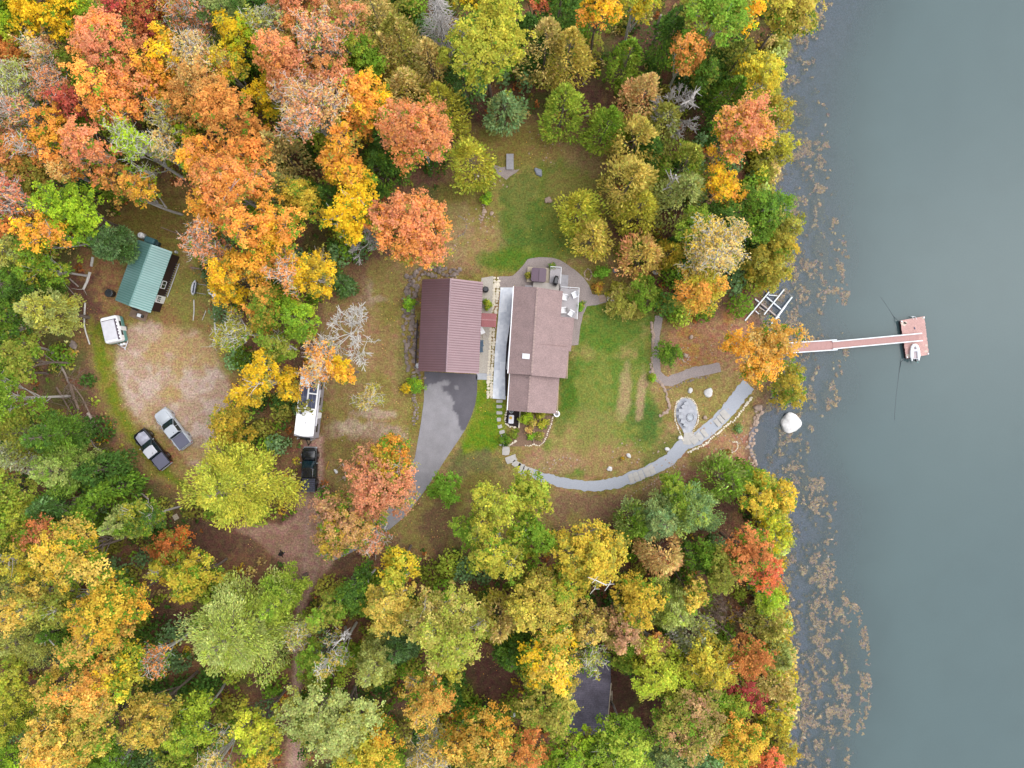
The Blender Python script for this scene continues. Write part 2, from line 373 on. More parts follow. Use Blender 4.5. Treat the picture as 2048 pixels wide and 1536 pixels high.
TREES = """
30 22 48 M grn lim 15|green broadleaf crown in the top corner of the woods, west end
47 76 34 M lim ylg 15|small lime yellow crown just south of the corner green tree
128 40 68 M yel yel 17|big golden yellow maple near the top edge, west of the crimson maple
176 8 34 M tan ora 14|tan orange crown cut by the top edge above the big golden maple
207 66 36 M lim grn 13|lime green crown tucked between golden maple and crimson maple
298 48 50 M red rus 15|crimson red maple at the top of the woods, darkest red crown
290 6 36 M ora tan 15|pale orange crown at the top edge above the crimson maple
356 18 40 S ora grn 15|thin orange tree with pale twigs at the top edge beside the crimson maple
394 12 24 M lim grn 12|little lime crown at the top edge west of the dark grey pine
448 22 58 P dgr gry 17|dark grey green pine cut by the top edge
402 56 40 S pnk rus 15|half bare pinkish tree with white forked limbs south-east of the crimson maple
488 84 40 M yel lim 15|yellow tree turning lime on its east side below the dark pine
517 100 33 M lim ylg 14|bright lime crown joined to the yellow tree below the dark pine
8 108 30 M deo rus 14|deep orange crown on the west edge, uppermost there
58 140 38 M rus ora 13|rusty orange crown just in from the west edge below the lime crown
112 128 42 S tan pnk 15|thin peach coloured tree south of the big golden maple
243 128 64 M pnk ora 17|large salmon pink maple below the crimson maple
170 152 34 M oli grn 12|olive green crown wedged west of the large salmon maple
312 112 28 M ylg oli 11|small yellow green crown east of the large salmon maple
352 118 36 M yel ora 15|golden crown with a peach east side, second gold tree from the crimson maple
418 134 48 S tan pnk 16|half bare tan tree with a fan of grey branches
478 158 33 M yel oli 14|compact golden crown beside the fan of grey branches
40 186 56 S gry oli 16|pale grey green thin crown at the west edge with whitish limbs
124 186 38 S pnk ora 15|thin pink tree with whitish twigs east of the pale grey green crown
166 222 28 M pkr red 13|small rose red crown south-east of the thin pink tree
262 206 60 M ora pnk 16|broad orange maple directly below the large salmon maple
342 182 40 M ora yel 14|light orange crown between the broad orange maple and the tan half bare tree
424 192 55 M org tan 16|dull orange crown south of the grey branch fan
55 242 42 S pnk gry 15|half bare pink tree with long pale limbs near the west edge
133 280 38 M ora yel 14|orange yellow crown in a gap of the western woods
350 258 38 S oli tan 14|thin olive tree with leaning pale stems
182 264 32 M grn dgr 10|low dark green crown under the western maples
288 306 56 S lim grn 16|green tree crossed by bright white bare limbs
205 324 52 M pnk ora 16|pinkish orange maple west of the green tree with white limbs
30 312 44 M pnk org 15|pinkish brown crown on the west edge halfway down the maple woods
96 308 36 S ora rus 15|thin orange tree with long slanting stems near the west edge
346 312 36 S tan ora 14|pale peach tree east of the green tree with white limbs
468 250 58 M org ora 16|dull orange maple with dark gaps in the middle of the northern woods
404 284 24 M lim grn 10|small lime green crown in a dark gap between orange maples
10 362 24 M grn dgr 11|dark green crown on the west edge below the pinkish brown one
602 22 54 M pnk org 16|pinkish tan crown at the top edge east of a dark gap
692 14 36 P blu dgr 15|blue green pine at the top edge
752 32 46 C tan oli 15|tall tan cedar near the top edge, north-western one of a pair
800 82 50 C oli tan 15|olive tan cedar, south-eastern one of the tall pair
562 74 42 S gry oli 15|grey green thin crown with a whitish core north of the salmon trees
657 88 52 S pnk tan 17|nearly bare pink tree with a white forked trunk in view
712 76 42 M pnk oli 15|pink and olive crown east of the white forked trunk
732 130 46 M grn ylg 12|green crown with yellow patches below the pink and olive one
772 112 38 C tan ylg 13|slender pale cedar north of the larger pale cedar
812 182 44 C tan ylg 14|pale yellow tan cedar above the big salmon maple
860 126 40 C tan oli 14|tan cedar south-west of the dead grey spruce
882 44 48 D ash ash 17|dead grey spruce without needles at the top edge
975 112 88 M ylg lgr 18|very large light green maple north of the clearing
926 142 42 F dgr blu 12|dark green spruce under the west side of the very large green maple
1000 18 42 M lgr yel 14|yellow and green crown at the top edge above the very large green maple
945 8 34 M yel grn 14|golden crown at the top edge east of the dead grey spruce
1008 214 36 F blu gry 9|small blue spruce at the northern end of the clearing
882 206 46 C ylg oli 13|yellow green cedar north of the big salmon maple by the clearing
582 152 56 M pnk ora 16|salmon maple south of the grey green thin crown
637 238 66 S pnk tan 17|big dusty pink maple with grey twigs in the middle of the northern woods
678 178 42 M pnk org 15|dusty pink crown north-east of the big dusty pink maple
740 224 50 M ora yel 15|pure orange maple between the two pink ones
545 202 42 M yel grn 13|yellow and green crown west of the big dusty pink maple
842 284 74 M pnk ora 16|big salmon maple on the north-west side of the clearing
942 318 48 C ylg lgr 11|yellow green cedar at the clearing edge beside the slatted footbridge
694 318 46 M ora yel 14|orange maple with yellow rim south of the big dusty pink maple
556 298 36 C tan gry 13|tan grey cedar among orange maples
563 372 28 C gry tan 12|grey cedar with a whitish top among orange maples
710 374 42 M yel ora 14|yellow orange crown joined to the bright yellow maple
712 444 56 M yel yel 15|brightest yellow maple, west of the round pink maple
827 460 82 M pnk ora 13|round pink maple with an orange rim, the nearest maple to the garage
622 414 42 M oly ylg 13|olive gold crown west of the brightest yellow maple
474 380 64 M ora pnk 17|large orange maple at the north-east edge of the shed clearing
420 330 44 M ora yel 15|orange yellow crown north-west of the large orange maple
548 466 62 M ora yel 17|large orange and gold maple north of the truck yard
640 552 50 M yel oly 13|golden yellow tree at the west edge of the brown lawn
588 545 46 S ora pnk 15|orange tree with pale twigs next to the golden yellow tree
684 494 36 X ash ash 12|leafless pale tree at the foot of the brightest yellow maple
686 568 20 F dgr blu 5|small dark spruce beside the golden yellow tree at the brown lawn
600 640 52 M grn lim 13|green tree with orange tips west of the brown lawn
540 620 48 M grn ora 14|mixed green and orange crown west of the green tree
430 492 40 S pnk ora 13|pink thin tree east of the green roofed shed
472 566 46 M yel ora 13|yellow orange crown east of the shed, over the stored boats
480 664 46 S oli ylg 12|thin olive birch crown at the east rim of the gravel yard
532 768 56 M yel oly 14|yellow tree with an orange tinge west of the white trailer
556 696 38 M oli grn 12|olive crown north of the yellow tree by the white trailer
686 674 46 X wht ash 12|white barked leafless tree standing on the brown lawn
640 724 46 S ora tan 13|half bare orange tree hanging over the white trailer
692 742 32 M yel ora 11|yellow crown just east of the half bare tree over the trailer
733 796 36 S oli tan 7|thin olive sapling clump east of the white trailer
50 408 48 S pnk red 15|thin pink tree with grey twigs west of the lime green maple
8 404 26 M pkr pnk 14|rose pink crown cut by the west edge
162 424 58 M lim grn 14|lime green maple at the north-west edge of the shed clearing
114 474 50 M ora yel 14|orange maple south-west of the lime green maple
216 490 34 P blu dgr 9|small blue green pine north-west of the shed
22 506 42 P gry ylg 15|pale green pine on the west edge above the log clearing
98 532 48 M grn oly 12|green crown east of the pale pine at the west edge
32 574 50 P dgr grn 14|dark green pine on the west edge below the pale one
94 622 48 P gry ylg 13|pale blue green pine beside the fallen white log
26 648 48 M grn dgr 12|green crown on the west edge beside the pale blue green pine
62 722 48 M oli grn 12|olive green crown south of the pine and beside the fallen trunks
12 745 34 M grn oli 12|plain green crown on the west edge by the fallen trunks
44 795 52 M grn lgr 14|bright green crown on the west edge north of the dead brush
38 866 50 C oli grn 14|olive cedar on the west edge south of the dead brush
110 872 46 P dgr grn 14|dark green pine below the dead brush
24 908 38 C gry ash 13|whitish green cedar on the west edge
128 938 50 P grn gry 14|green pine with pale needle tips west of the log pile
34 972 46 M lgr grn 13|light green crown on the west edge south of the whitish cedar
192 942 34 F dgr dgr 11|dark spruce north-west of the log pile
110 1012 40 F dgr blu 12|bluish dark spruce south of the pale tipped pine
42 1032 48 M grn ylg 13|green and yellow crown on the west edge level with the log pile
216 982 34 F grn dgr 10|green spruce just west of the log pile
188 1016 36 M grn dgr 10|green crown south of the green spruce by the log pile
248 1046 34 P gry grn 12|grey green pine south of the log pile
304 1034 44 M dgr ylg 11|dark green crown with yellow tips south-east of the log pile
120 1066 40 M rus pnk 13|rusty pink crown in the south-western woods
184 1096 62 M yeo yel 16|large golden orange maple in the south-western woods
82 1112 38 M ylg oly 13|yellow green crown west of the large golden orange maple
28 1096 40 M dgr grn 12|dark green crown on the west edge beside the yellow green one
346 1088 46 M rus deo 7|rust brown low tree beside the dirt road bend
470 974 90 P ylg lgr 18|huge yellow green pine overhanging the parked black pickup
462 850 50 M oly oli 7|low olive gold tree at the gravel yard exit
396 1152 50 M ylg oly 13|yellow green crown south of the rust brown tree
352 1136 36 M oly grn 10|olive gold crown between the rust brown tree and golden maples
86 1196 46 M ora oly 14|orange and olive birch crown with a white trunk below it
18 1180 28 C gry oli 13|grey cedar on the west edge beside a white bent trunk
150 1202 46 M oli grn 13|olive green crown between the orange birch and the golden maple
238 1200 62 M yel yeo 16|large golden maple, fullest gold crown of the south-western woods
216 1268 48 M yeo ora 15|orange gold crown touching the fullest gold crown on its south side
126 1252 32 P dgr grn 11|dark pine under the white trunk
58 1272 48 P oli gry 13|dull olive pine on the west edge
32 1352 46 M ylg grn 13|yellow green crown on the west edge of the southern woods
168 1296 38 M grn oli 10|green low crown south of the dark pine
325 1306 26 S deo ora 12|small bright orange tree west of the giant grey green pine
474 1262 104 P gry lgr 20|giant grey green pine west of the dirt road
210 1366 56 M yeo ora 16|orange tipped gold maple south-west of the giant pine
268 1332 42 M ylg yel 14|yellow green crown north-east of the orange tipped gold maple
126 1370 34 M ora oly 13|small orange crown beside a black gap in the south-west
150 1464 62 M ora yeo 16|broad orange maple near the bottom edge in the south-west
216 1432 46 M yeo ylg 15|golden crown east of the broad orange maple near the bottom edge
322 1410 52 M yeo oly 15|gold and olive crown south-west of the giant pine, nearest to its tip
392 1426 50 M lim lgr 13|lime green maple just south of the giant pine
24 1442 42 P ylg grn 13|yellow green pine on the west edge near the bottom
38 1512 46 M grn lim 13|green crown in the bottom corner of the western woods
236 1516 44 M grn dgr 12|green crown at the bottom edge between orange maples
302 1520 36 F dgr blu 12|dark spruce at the bottom edge
370 1514 40 M oli grn 11|olive crown at the bottom edge south of the lime maple
440 1502 42 S ora tan 14|half bare peach tree at the bottom edge
530 1432 50 M ylg lim 14|yellow green tree on the west side of the road near the bottom
516 1512 42 M yel ylg 13|yellow crown at the bottom edge west of the road
562 1196 42 P lgr grn 16|light green pine standing against the giant pine, nearer the road
662 1212 40 M oli grn 14|olive crown at the east side of the road fork
606 1254 32 S tan oli 13|small tan tree over the narrow road
726 1172 46 M dgr grn 12|dark green crown below the end of the driveway
790 1192 54 M yet oly 16|pale gold birch crown south of the driveway
800 1126 44 M ylg yel 14|yellow green crown at the bend of the driveway
893 1240 70 M lgr tan 17|tall mossy green maple with a brownish top in the southern woods
1002 1246 36 C tan ylg 13|pale tan cedar east of the mossy green maple
640 1312 46 M grn oli 13|green crown beside the narrow road, north of the pale oak
680 1296 32 S yeo oli 14|yellow brown tree under bleached dead limbs
752 1320 46 P gry oli 16|grey green pine north-east of the pale oak
684 1420 78 M pal gry 18|very large pale grey green oak beside the narrow road
862 1380 48 M yeo ora 13|golden orange maple beside the brown forest opening
796 1292 40 P dgr blu 11|dark pine in a hollow south of the pale gold birch
752 1496 60 M ylg yeo 14|yellow green maple at the bottom edge east of the pale oak
862 1502 42 S ora tan 13|thin peach orange tree at the bottom edge
968 1472 62 M ora yeo 14|orange gold maple at the bottom edge west of the dark roofed cabin
900 1318 28 M ylg oli 11|small yellow green crown south of the mossy green maple
700 1516 30 M dgr oly 10|dark bushy crown at the bottom edge beside the narrow road
1085 1192 54 M yet ylg 15|pale gold green crown in the southern woods north of the cabin
1176 1100 72 M yel ylg 15|broad yellow tree on the south edge of the back lawn
1172 1232 36 M ora tan 13|small orange crown in the middle of the southern woods
1236 1240 46 M brp oli 14|brownish pink crown east of the small orange one
1272 1184 46 M yel oly 14|yellow crown north-east of the brownish pink one
1302 1290 32 M brp ora 12|small brownish pink crown beside a black gap
1346 1212 46 P gry lgr 14|grey green pine beside the black gap
1378 1176 26 M ora oly 12|little orange crown behind the grey green pine
1106 1304 58 M yet yel 15|pale yellow birch crown north of the cabin roof
1024 1306 34 P dgr grn 11|dark green low pine west of the pale yellow birch
1090 1392 54 M oli yet 14|olive yellow crown overhanging the west part of the cabin roof
1176 1298 36 S oli gry 13|thin olive grey tree with bare twigs north of the cabin
1242 1300 36 M grn oli 11|green crown just north-east of the cabin
1312 1330 54 M lim ylg 14|lime green tree north-east of the cabin clearing
1402 1312 50 M ylg oly 14|yellow green crown west of the rusty orange shore maple
1374 1414 68 M oli brp 15|mossy olive oak east of the cabin clearing
1488 1300 46 M rus org 13|rusty orange round maple near the southern shore
1466 1364 24 M dred red 9|dark red small maple below the rusty one, western of two
1498 1390 22 M dred red 9|dark red small maple, eastern of the two below the rusty one
1390 1276 36 C gry ash 12|pale grey green cedar with whitish twigs
1436 1228 30 X brw ash 12|leafless grey brown tree in the south shore woods
1058 1486 42 M deo ora 13|bright orange maple at the bottom edge below the cabin's west end
1132 1496 50 M grn lim 12|green crown at the bottom edge below the cabin
1240 1462 56 M lgr grn 12|light green maple at the south-east corner of the cabin
1210 1524 40 M grn lim 12|green crown cut by the bottom edge south-east of the cabin
1322 1514 40 P gry blu 12|grey blue pine at the bottom edge
1388 1500 32 F blu blu 13|blue spruce with a star shaped top at the bottom edge
1460 1468 50 M yel ora 13|yellow orange maple near the shore at the bottom
1522 1516 36 M pkr deo 12|orange red maple in the shore corner at the bottom edge
1540 1250 30 C oli tan 8|olive tan shore cedar beside the rusty orange maple
1556 1312 30 C gry oli 8|grey olive shore cedar, southern neighbour of the olive tan one
1560 1372 30 C tan oli 8|tan green shore cedar leaning over the southern shallows
1548 1436 34 M ylg oly 8|yellow green bushy tree on the southern shore
1566 1500 28 M oly oli 8|gold olive bushy tree on the shore at the bottom edge
1450 1400 40 M grn ylg 11|green crown south of the two dark red maples
1528 1190 34 M lgr lim 9|light green shore tree below the red orange maple
1060 982 46 M lgr ylg 12|light green tree at the west end of the garden path
985 1006 56 M ylg lgr 15|yellow green maple south of the stepping stones
1002 1094 54 M ylg oli 15|yellow olive crown south of the yellow green maple
944 1062 40 M grn lgr 12|green crown on the east side of the brown opening by the driveway
892 980 36 M brg grn 8|round bright green tree next to the asphalt driveway
1062 1064 46 M grn ylg 12|green crown on the edge of the brown strip south of the path
1130 1156 44 M oly grn 14|olive gold crown south-west of the broad yellow tree
1319 1040 42 P blu gry 12|blue grey pine south of the garden path
1350 984 40 M grn lgr 8|green bushy tree close to the lower garden path
1386 1020 50 P blu lgr 12|blue green pine east of the blue grey one
1456 964 46 C grn gry 9|green cedar at the cove by the rocky beach
1328 1108 42 C tan pnk 13|pale peach cedar south of the blue grey pine
1478 1092 46 M deo rus 12|rusty orange maple in the eastern shore woods
1520 1134 34 M pkr deo 11|red orange maple at the shore south of the cove
1548 986 38 M yel oly 8|yellow shore tree south of the cove
1500 1000 36 M yel ylg 9|yellow green tree behind the yellow shore tree
1432 1132 38 M oli grn 11|olive green crown west of the rusty shore maple
1540 1058 34 M lim yel 8|lime shore tree east of the rusty orange maple
1270 1050 36 C grn gry 10|grey green cedar at the east end of the brown strip
1400 1110 34 M grn dgr 10|green crown in the dim middle of the south-eastern woods
1092 88 44 C tan oli 14|pale tan cedar with a white stem, north of the clearing
1138 102 42 C yet ylg 13|yellowish cedar east of the white stemmed cedar
1196 46 42 M yel ora 14|golden maple at the top, alone above the brown forest floor
1276 22 36 M lgr yel 15|green and yellow crown at the top edge with a pale leaning trunk
1068 10 24 M pkr ora 14|small coral red crown at the top edge
1256 116 28 C grn lgr 11|narrow green cedar standing in the brown opening
1128 208 46 C lgr grn 12|light green cedar at the north end of the clearing
1058 72 34 F dgr dgr 12|dark spruce behind the white stemmed cedar
1120 12 42 F dgr grn 14|dark green spruce at the top edge west of the lone golden maple
1412 58 62 M brg lgr 16|large fresh green maple in the north-eastern woods
1480 28 36 M yel deo 15|bright orange yellow crown at the top edge near the lake
1566 38 54 M yet ylg 13|yellow tree leaning over the lake at the top edge
1364 126 38 M org ora 13|dull orange birch among the green trees of the northern shore woods
1288 188 42 C tan pnk 13|tan pink cedar south-west of the dull orange birch
1216 246 38 C grn lgr 11|green cedar on the east side of the upper clearing
1508 168 44 M ylg yel 13|yellow green tree leaning to the lake, below the northern shore woods
1470 128 44 C oli dgr 14|dull olive cedar between the fresh green maple and the lake
1416 154 40 M dgr grn 11|dark green crown south of the fresh green maple
1476 274 58 M pnk yel 15|peach coloured maple on the north-eastern shore
1440 376 36 M yel ora 12|golden crown joined to the peach coloured shore maple
1276 276 48 C yet oli 13|tan green cedar, second one down the east side of the clearing
1264 360 56 C yet oli 14|large tan topped cedar east of the clearing, fullest of its row
1280 412 40 C ylg oli 12|yellow olive cedar below the large tan topped one
1372 326 44 C oli grn 13|olive cedar between the tan topped cedar and the golden crown
1366 388 48 C gry oli 13|grey olive cedar with a bleached snag beside it
1160 414 46 C ylg lgr 9|yellow green cedar standing on the north lawn
1186 470 40 C yet ylg 8|paler cedar joined to the yellow green one on the north lawn
1288 506 44 C yet pnk 10|peach topped cedar north-east of the house
1420 506 60 S tan oly 13|large half bare orange tree between house and lake
1340 506 28 C oly grn 9|small olive cedar between the peach topped cedar and the half bare tree
1506 428 54 M grn dgr 11|dark green bushy crown on the eastern shore
1560 476 42 M oli oly 8|olive bush tree bulging over the water north of the boat rails
1534 528 44 M oli oly 8|round olive shore tree directly above the boat rails
1396 584 54 M ylg ora 11|yellow and orange birch in front of the half bare tree
1290 588 40 M grn oli 5|green low tree at the end of the stone steps
1250 612 40 M oli tan 3.5|olive bushes beside the lawn north-east of the house
1516 708 66 M yeo tan 11|golden orange maple over the start of the dock
1578 770 46 M oli oly 6|olive bush tree at the shore south of the dock
1548 236 26 M oli oly 7|olive shore bush below the yellow leaning tree
1560 300 22 M ylg oli 6|yellow green shore bush beside the peach coloured maple
1382 466 38 M grn lgr 10|green crown north of the large half bare orange tree
1462 190 36 C grn dgr 12|dark green cedar west of the leaning yellow green tree
1340 60 34 F dgr grn 13|dark spruce on the west side of the fresh green maple
1330 240 34 C oli gry 11|dull grey cedar between tan cedar and leaning dead stems
1300 300 30 F dgr grn 9|dark low spruce behind the tan green cedar
1440 440 36 F dgr grn 10|dark spruce south of the golden shore crown
1345 200 30 X ash ash 12|leafless grey tree below the dull orange birch
505 330 44 M ora rus 15|orange crown with rusty shade side north of the grey cedar
300 395 36 M org yel 13|dull orange crown at the north rim of the shed clearing
395 240 38 M org oli 14|brownish orange crown in the heart of the northern woods
590 90 34 M oli pnk 13|olive crown south of the pinkish tan one at the top edge
530 40 36 F dgr dgr 12|dark spruce beside the gap at the top edge
760 330 36 F dgr grn 10|dark spruce between the orange and salmon maples
660 400 34 F dgr grn 10|dark spruce west of the yellow orange crown
768 290 34 F dgr dgr 11|very dark spruce against the pure orange maple
520 540 44 M yeo oly 14|gold crown north-west of the mixed green and orange crown
440 420 40 M ora yel 14|small orange crown west of the large orange and gold maple
520 380 34 M oly ora 13|olive gold crown beside the grey cedar with whitish top
60 30 30 P gry dgr 13|grey pine behind the corner green tree
85 360 40 M oli org 12|olive brown crown west of the lime green maple
150 345 40 M ora tan 13|tan orange crown north of the lime green maple
250 370 36 M org oli 12|brown orange crown north-east of the lime green maple
60 465 40 M rus ora 12|russet crown between the pink thin tree and the pale pine
768 966 74 M pnk brp 13|large coral pink maple between the black pickup and the driveway
702 1044 68 M brp oly 12|brownish orange maple below the large coral pink one, over the driveway
752 1070 34 S pnk pkr 11|small pink half bare tree at the southern end of the driveway
780 918 52 M oly deo 12|olive orange maple with rusty edge on the west side of the driveway
"""
# ================================================================== TREES
M_LEAF = leaf_material('autumn_leaves', .38)
M_NEEDLE = leaf_material('needles', .22)
M_BARK = mat('grey_bark', (150,132,120), .9, nscale=3, namt=.25, stretch=(6,6,1))
M_BIRCH = mat('white_bark', (262,256,246), .8, nscale=2.5, namt=.2, stretch=(2,2,8))
M_ASH = mat('weathered_wood', (232,224,218), .85, nscale=5, namt=.15)
M_BROWNWOOD = mat('brown_dead_wood', (158,134,118), .9, nscale=5, namt=.2)
LEAFC = dict(gol=(204,174,58), rst=(204,132,74), ylm=(162,178,50), yeg=(200,172,80), yto=(196,172,78), grn=(108,140,38), dgr=(72,104,40), lgr=(156,170,58), lim=(164,190,40), ylg=(184,176,58), yel=(238,184,34), yeo=(230,162,54), yet=(200,176,84),
    ora=(230,152,68), deo=(222,126,54), org=(204,142,70), pnk=(210,140,98), pkr=(210,114,84), red=(178,72,70), dred=(156,70,60), rus=(170,104,54), brp=(186,140,104),
    oli=(148,146,58), oly=(184,156,50), tan=(202,176,104), gry=(158,166,92), pal=(170,178,100), blu=(112,142,88), brg=(118,162,48), ash=(206,198,194), wht=(226,220,214), brw=(158,134,118))
LK = 1.42
DENS = 118
def leafc(k):
    c = LEAFC[k]; m_ = sum(c)/3
    return np.array([min(.82, lin(v*.96+m_*.04)/1.28*LK) for v in c])
def leaf_quads(R, c, nrm, ln, wd, jit):
    """one small pointed quad per point: c centres, nrm normals, ln/wd half sizes"""
    n = len(c)
    nn = nrm + R.normal(0, jit, (n, 3)); nn /= np.linalg.norm(nn, axis=1)[:, None] + 1e-9
    t = R.normal(0, 1, (n, 3)); t -= nn*(t*nn).sum(1)[:, None]; t /= np.linalg.norm(t, axis=1)[:, None] + 1e-9
    b = np.cross(nn, t)
    ln = ln[:, None]; wd = wd[:, None]
    return np.stack([c-t*ln, c-b*wd, c+t*ln*.9, c+b*wd], 1)
def blade_quads(R, c, d, ln, wd):
    """narrow blades starting at c along d"""
    u = np.stack([d[:, 1], -d[:, 0], np.zeros(len(d))], 1) + R.normal(0, .42, c.shape)      # sprays lie flat, faces up
    u -= d*(u*d).sum(1)[:, None]; u /= np.linalg.norm(u, axis=1)[:, None] + 1e-9
    ln = ln[:, None]; wd = wd[:, None]
    return np.stack([c-u*wd*.5, c+d*ln*.55-u*wd, c+d*ln, c+d*ln*.55+u*wd], 1)
def tubes(segs, sides=5):
    """segs: array n x 8 (p0, p1, r0, r1) -> verts, quads"""
    s = np.asarray(segs, float); p0, p1, r0, r1 = s[:, :3], s[:, 3:6], s[:, 6], s[:, 7]
    d = p1-p0; d /= np.linalg.norm(d, axis=1)[:, None] + 1e-9
    a = np.where(np.abs(d[:, 2:3]) < .9, np.array([[0, 0, 1.]]), np.array([[1., 0, 0]]))
    u = np.cross(d, a); u /= np.linalg.norm(u, axis=1)[:, None] + 1e-9; w = np.cross(d, u)
    an = np.arange(sides)*2*math.pi/sides
    ring = u[:, None]*np.cos(an)[None, :, None] + w[:, None]*np.sin(an)[None, :, None]
    v = np.stack([p0[:, None]+ring*r0[:, None, None], p1[:, None]+ring*r1[:, None, None]], 1).reshape(-1, 3)
    k = np.arange(sides); base = (np.arange(len(s))*2*sides)[:, None]
    q = np.stack([base+k, base+(k+1) % sides, base+sides+(k+1) % sides, base+sides+k], -1).reshape(-1, 4)
    return v, q
def curve(p0, p1, bend, r0, r1, n=3):
    out = []; p0 = np.asarray(p0, float); p1 = np.asarray(p1, float); prev = p0
    for i in range(1, n+1):
        t = i/n; p = p0*(1-t)+p1*t+np.asarray(bend)*(4*t*(1-t)); out.append([*prev, *p, r0+(r1-r0)*(i-1)/n, r0+(r1-r0)*t]); prev = p
    return out
def branch_tree(R, p, d, L, r, depth, out, spread=.6, up=.1):
    n = 3; q = p; dd = d
    for i in range(n):
        dd = dd + R.normal(0, .16, 3); dd[2] += up*.3; dd /= np.linalg.norm(dd); e = q + dd*L/n
        out.append([*q, *e, r*(1-.18*i), r*(1-.18*(i+1))]); q = e
        if depth > 0 and i > 0:
            for _ in range(2 if depth > 1 else 3):
                nd = dd + R.normal(0, spread, 3); nd[2] += up; nd /= np.linalg.norm(nd)
                branch_tree(R, q, nd, L*R.uniform(.5, .75), r*.55, depth-1, out, spread, up)
def colours(R, c1, c2, w, jit=.22, hue=.06):
    w = np.clip(w, 0, 1)[:, None]
    c = c1*(1-w) + c2*w
    b = np.exp(R.normal(0, jit, (len(c), 1)))
    return np.clip(c*b*(1+R.normal(0, hue, c.shape)), .004, .9)
def broadleaf(R, rad, h, c1, c2, sparse=False, low=False, green=.12):
    a = .27*h if not low else .5*h; zc = .68*h if not low else .5*h
    # a crown is a handful of limbs, each with its own uneven dome of twig tufts
    nb = int(np.clip(4 + rad*1.5, 4, 15))
    baz = np.arange(nb)*2.4 + R.normal(0, .45, nb); bd = np.sqrt((np.arange(nb)+.35)/nb)*R.uniform(.7, 1.15, nb)*.74*rad
    br = rad*R.uniform(.24, .47, nb)*(1.25-.35*bd/rad)*(1.35 if nb < 7 else 1.0)
    bx = bd*np.cos(baz); by = bd*np.sin(baz)
    bz = zc + a*(.62-.95*(bd/rad)**1.6) + R.normal(0, .2*a+.2, nb); bh = a*R.uniform(.35, .8, nb)
    bb = R.normal(0, .10, nb); bw = R.normal(.22, .26, nb)
    nt = np.maximum(6, (15*br**1.9+8)).astype(int); li = np.repeat(np.arange(nb), nt); n_t = len(li)
    az = R.uniform(0, 2*math.pi, n_t); u = R.uniform(-.55, 1, n_t); rr = np.where(R.rand(n_t) < .1, R.uniform(1.0, 1.3, n_t), R.uniform(.35, 1.05, n_t)**.6)
    ph = R.uniform(0, 6.3, (nb, 2)); sh_ = 1+.17*np.sin(3*az+ph[li, 0])+.13*np.sin(5*az+ph[li, 1])
    hr = np.maximum(np.sqrt(np.clip(1-u*u, 0, 1)), R.uniform(0, .4, n_t))*rr*sh_*br[li]
    cc = np.stack([bx[li]+hr*np.cos(az), by[li]+hr*np.sin(az), bz[li]+bh[li]*u*rr+R.normal(0, .15, n_t)], 1)
    cc[:, 2] = np.maximum(cc[:, 2], .12*h)
    rc = R.uniform(.20, .50, n_t)*min(1.1, .6+.12*rad)
    nl = np.maximum(3, DENS*(.36 if sparse else 1.0)*rc**1.5*R.uniform(.5, 1.4, n_t)).astype(int)
    ci = np.repeat(np.arange(n_t), nl); n = len(ci)
    d = R.normal(0, .52, (n, 3))
    pos = cc[ci] + d*rc[ci][:, None]*np.array([1.0, 1.0, .5])
    lc = np.stack([bx, by, bz-.6*bh], 1)[li][ci]
    out = pos-lc; out /= np.linalg.norm(out, axis=1)[:, None]+1e-6
    nrm = d*.15 + np.array([0, 0, .72]) + out*.55
    ln = R.uniform(.075, .165, n)*(1 if rad > 1.6 else .8); wd = ln*R.uniform(.55, .9, n)
    q = leaf_quads(R, pos, nrm, ln, wd, .36)
    wt = bw[li] + R.normal(0, .20, n_t) + .30*np.clip(.35-u, 0, 1.2) + .25*np.clip(bd[li]/rad-.45, 0, 1)
    col = colours(R, leafc(c1), leafc(c2), wt[ci] + R.normal(0, .15, n), .15)
    third = leafc('oli' if R.rand() < .5 else 'grn'); tg = R.rand(n_t) < np.clip(green+.40*(.45-u), .04, .7)
    tm = (tg[ci] & (R.rand(n) < .75))[:, None]; col = np.where(tm, colours(R, third, third, np.zeros(n), .16), col)
    col = col*np.exp((R.normal(0, .10, n_t)+bb[li])[ci])[:, None]
    segs = []
    lean = R.normal(0, .03*h, 2)
    top = np.array([lean[0], lean[1], h*.82]); tr = .013*h+.02
    segs += curve((0, 0, -.3), top, (R.normal(0, .25), R.normal(0, .25), 0), tr, tr*.3, 5)
    hub = []
    for i in range(nb):
        e = np.array([bx[i], by[i], bz[i]-.1*bh[i]]); t = np.clip((e[2]/h-.2)*R.uniform(.7, .95), .18, .9); st = np.array([lean[0]*t, lean[1]*t, h*.82*t])
        c_ = curve(st, e, (0, 0, -.07*np.linalg.norm(e-st)), tr*.5*(1-t)+.03, .03, 4); segs += c_; hub.append((c_[1][3:6], e))
    if not low and not sparse and R.rand() < .4:      # some bare tops stick out of the leaves
        for i in R.choice(nb, max(1, nb//3), replace=False):
            e = np.array([bx[i], by[i], bz[i]])
            for _ in range(6):
                v = R.normal(0, 1, 3); v[2] = abs(v[2])*.7+.5; v /= np.linalg.norm(v); v = v*np.array([br[i], br[i], bh[i]])*R.uniform(.9, 1.3)
                segs += curve(e, e+v, R.normal(0, .12, 3), .05, .016, 3); m_ = e+v*.55; segs += curve(m_, m_+R.normal(0, .45, 3)+[0, 0, .3], (0, 0, .05), .026, .012, 2)
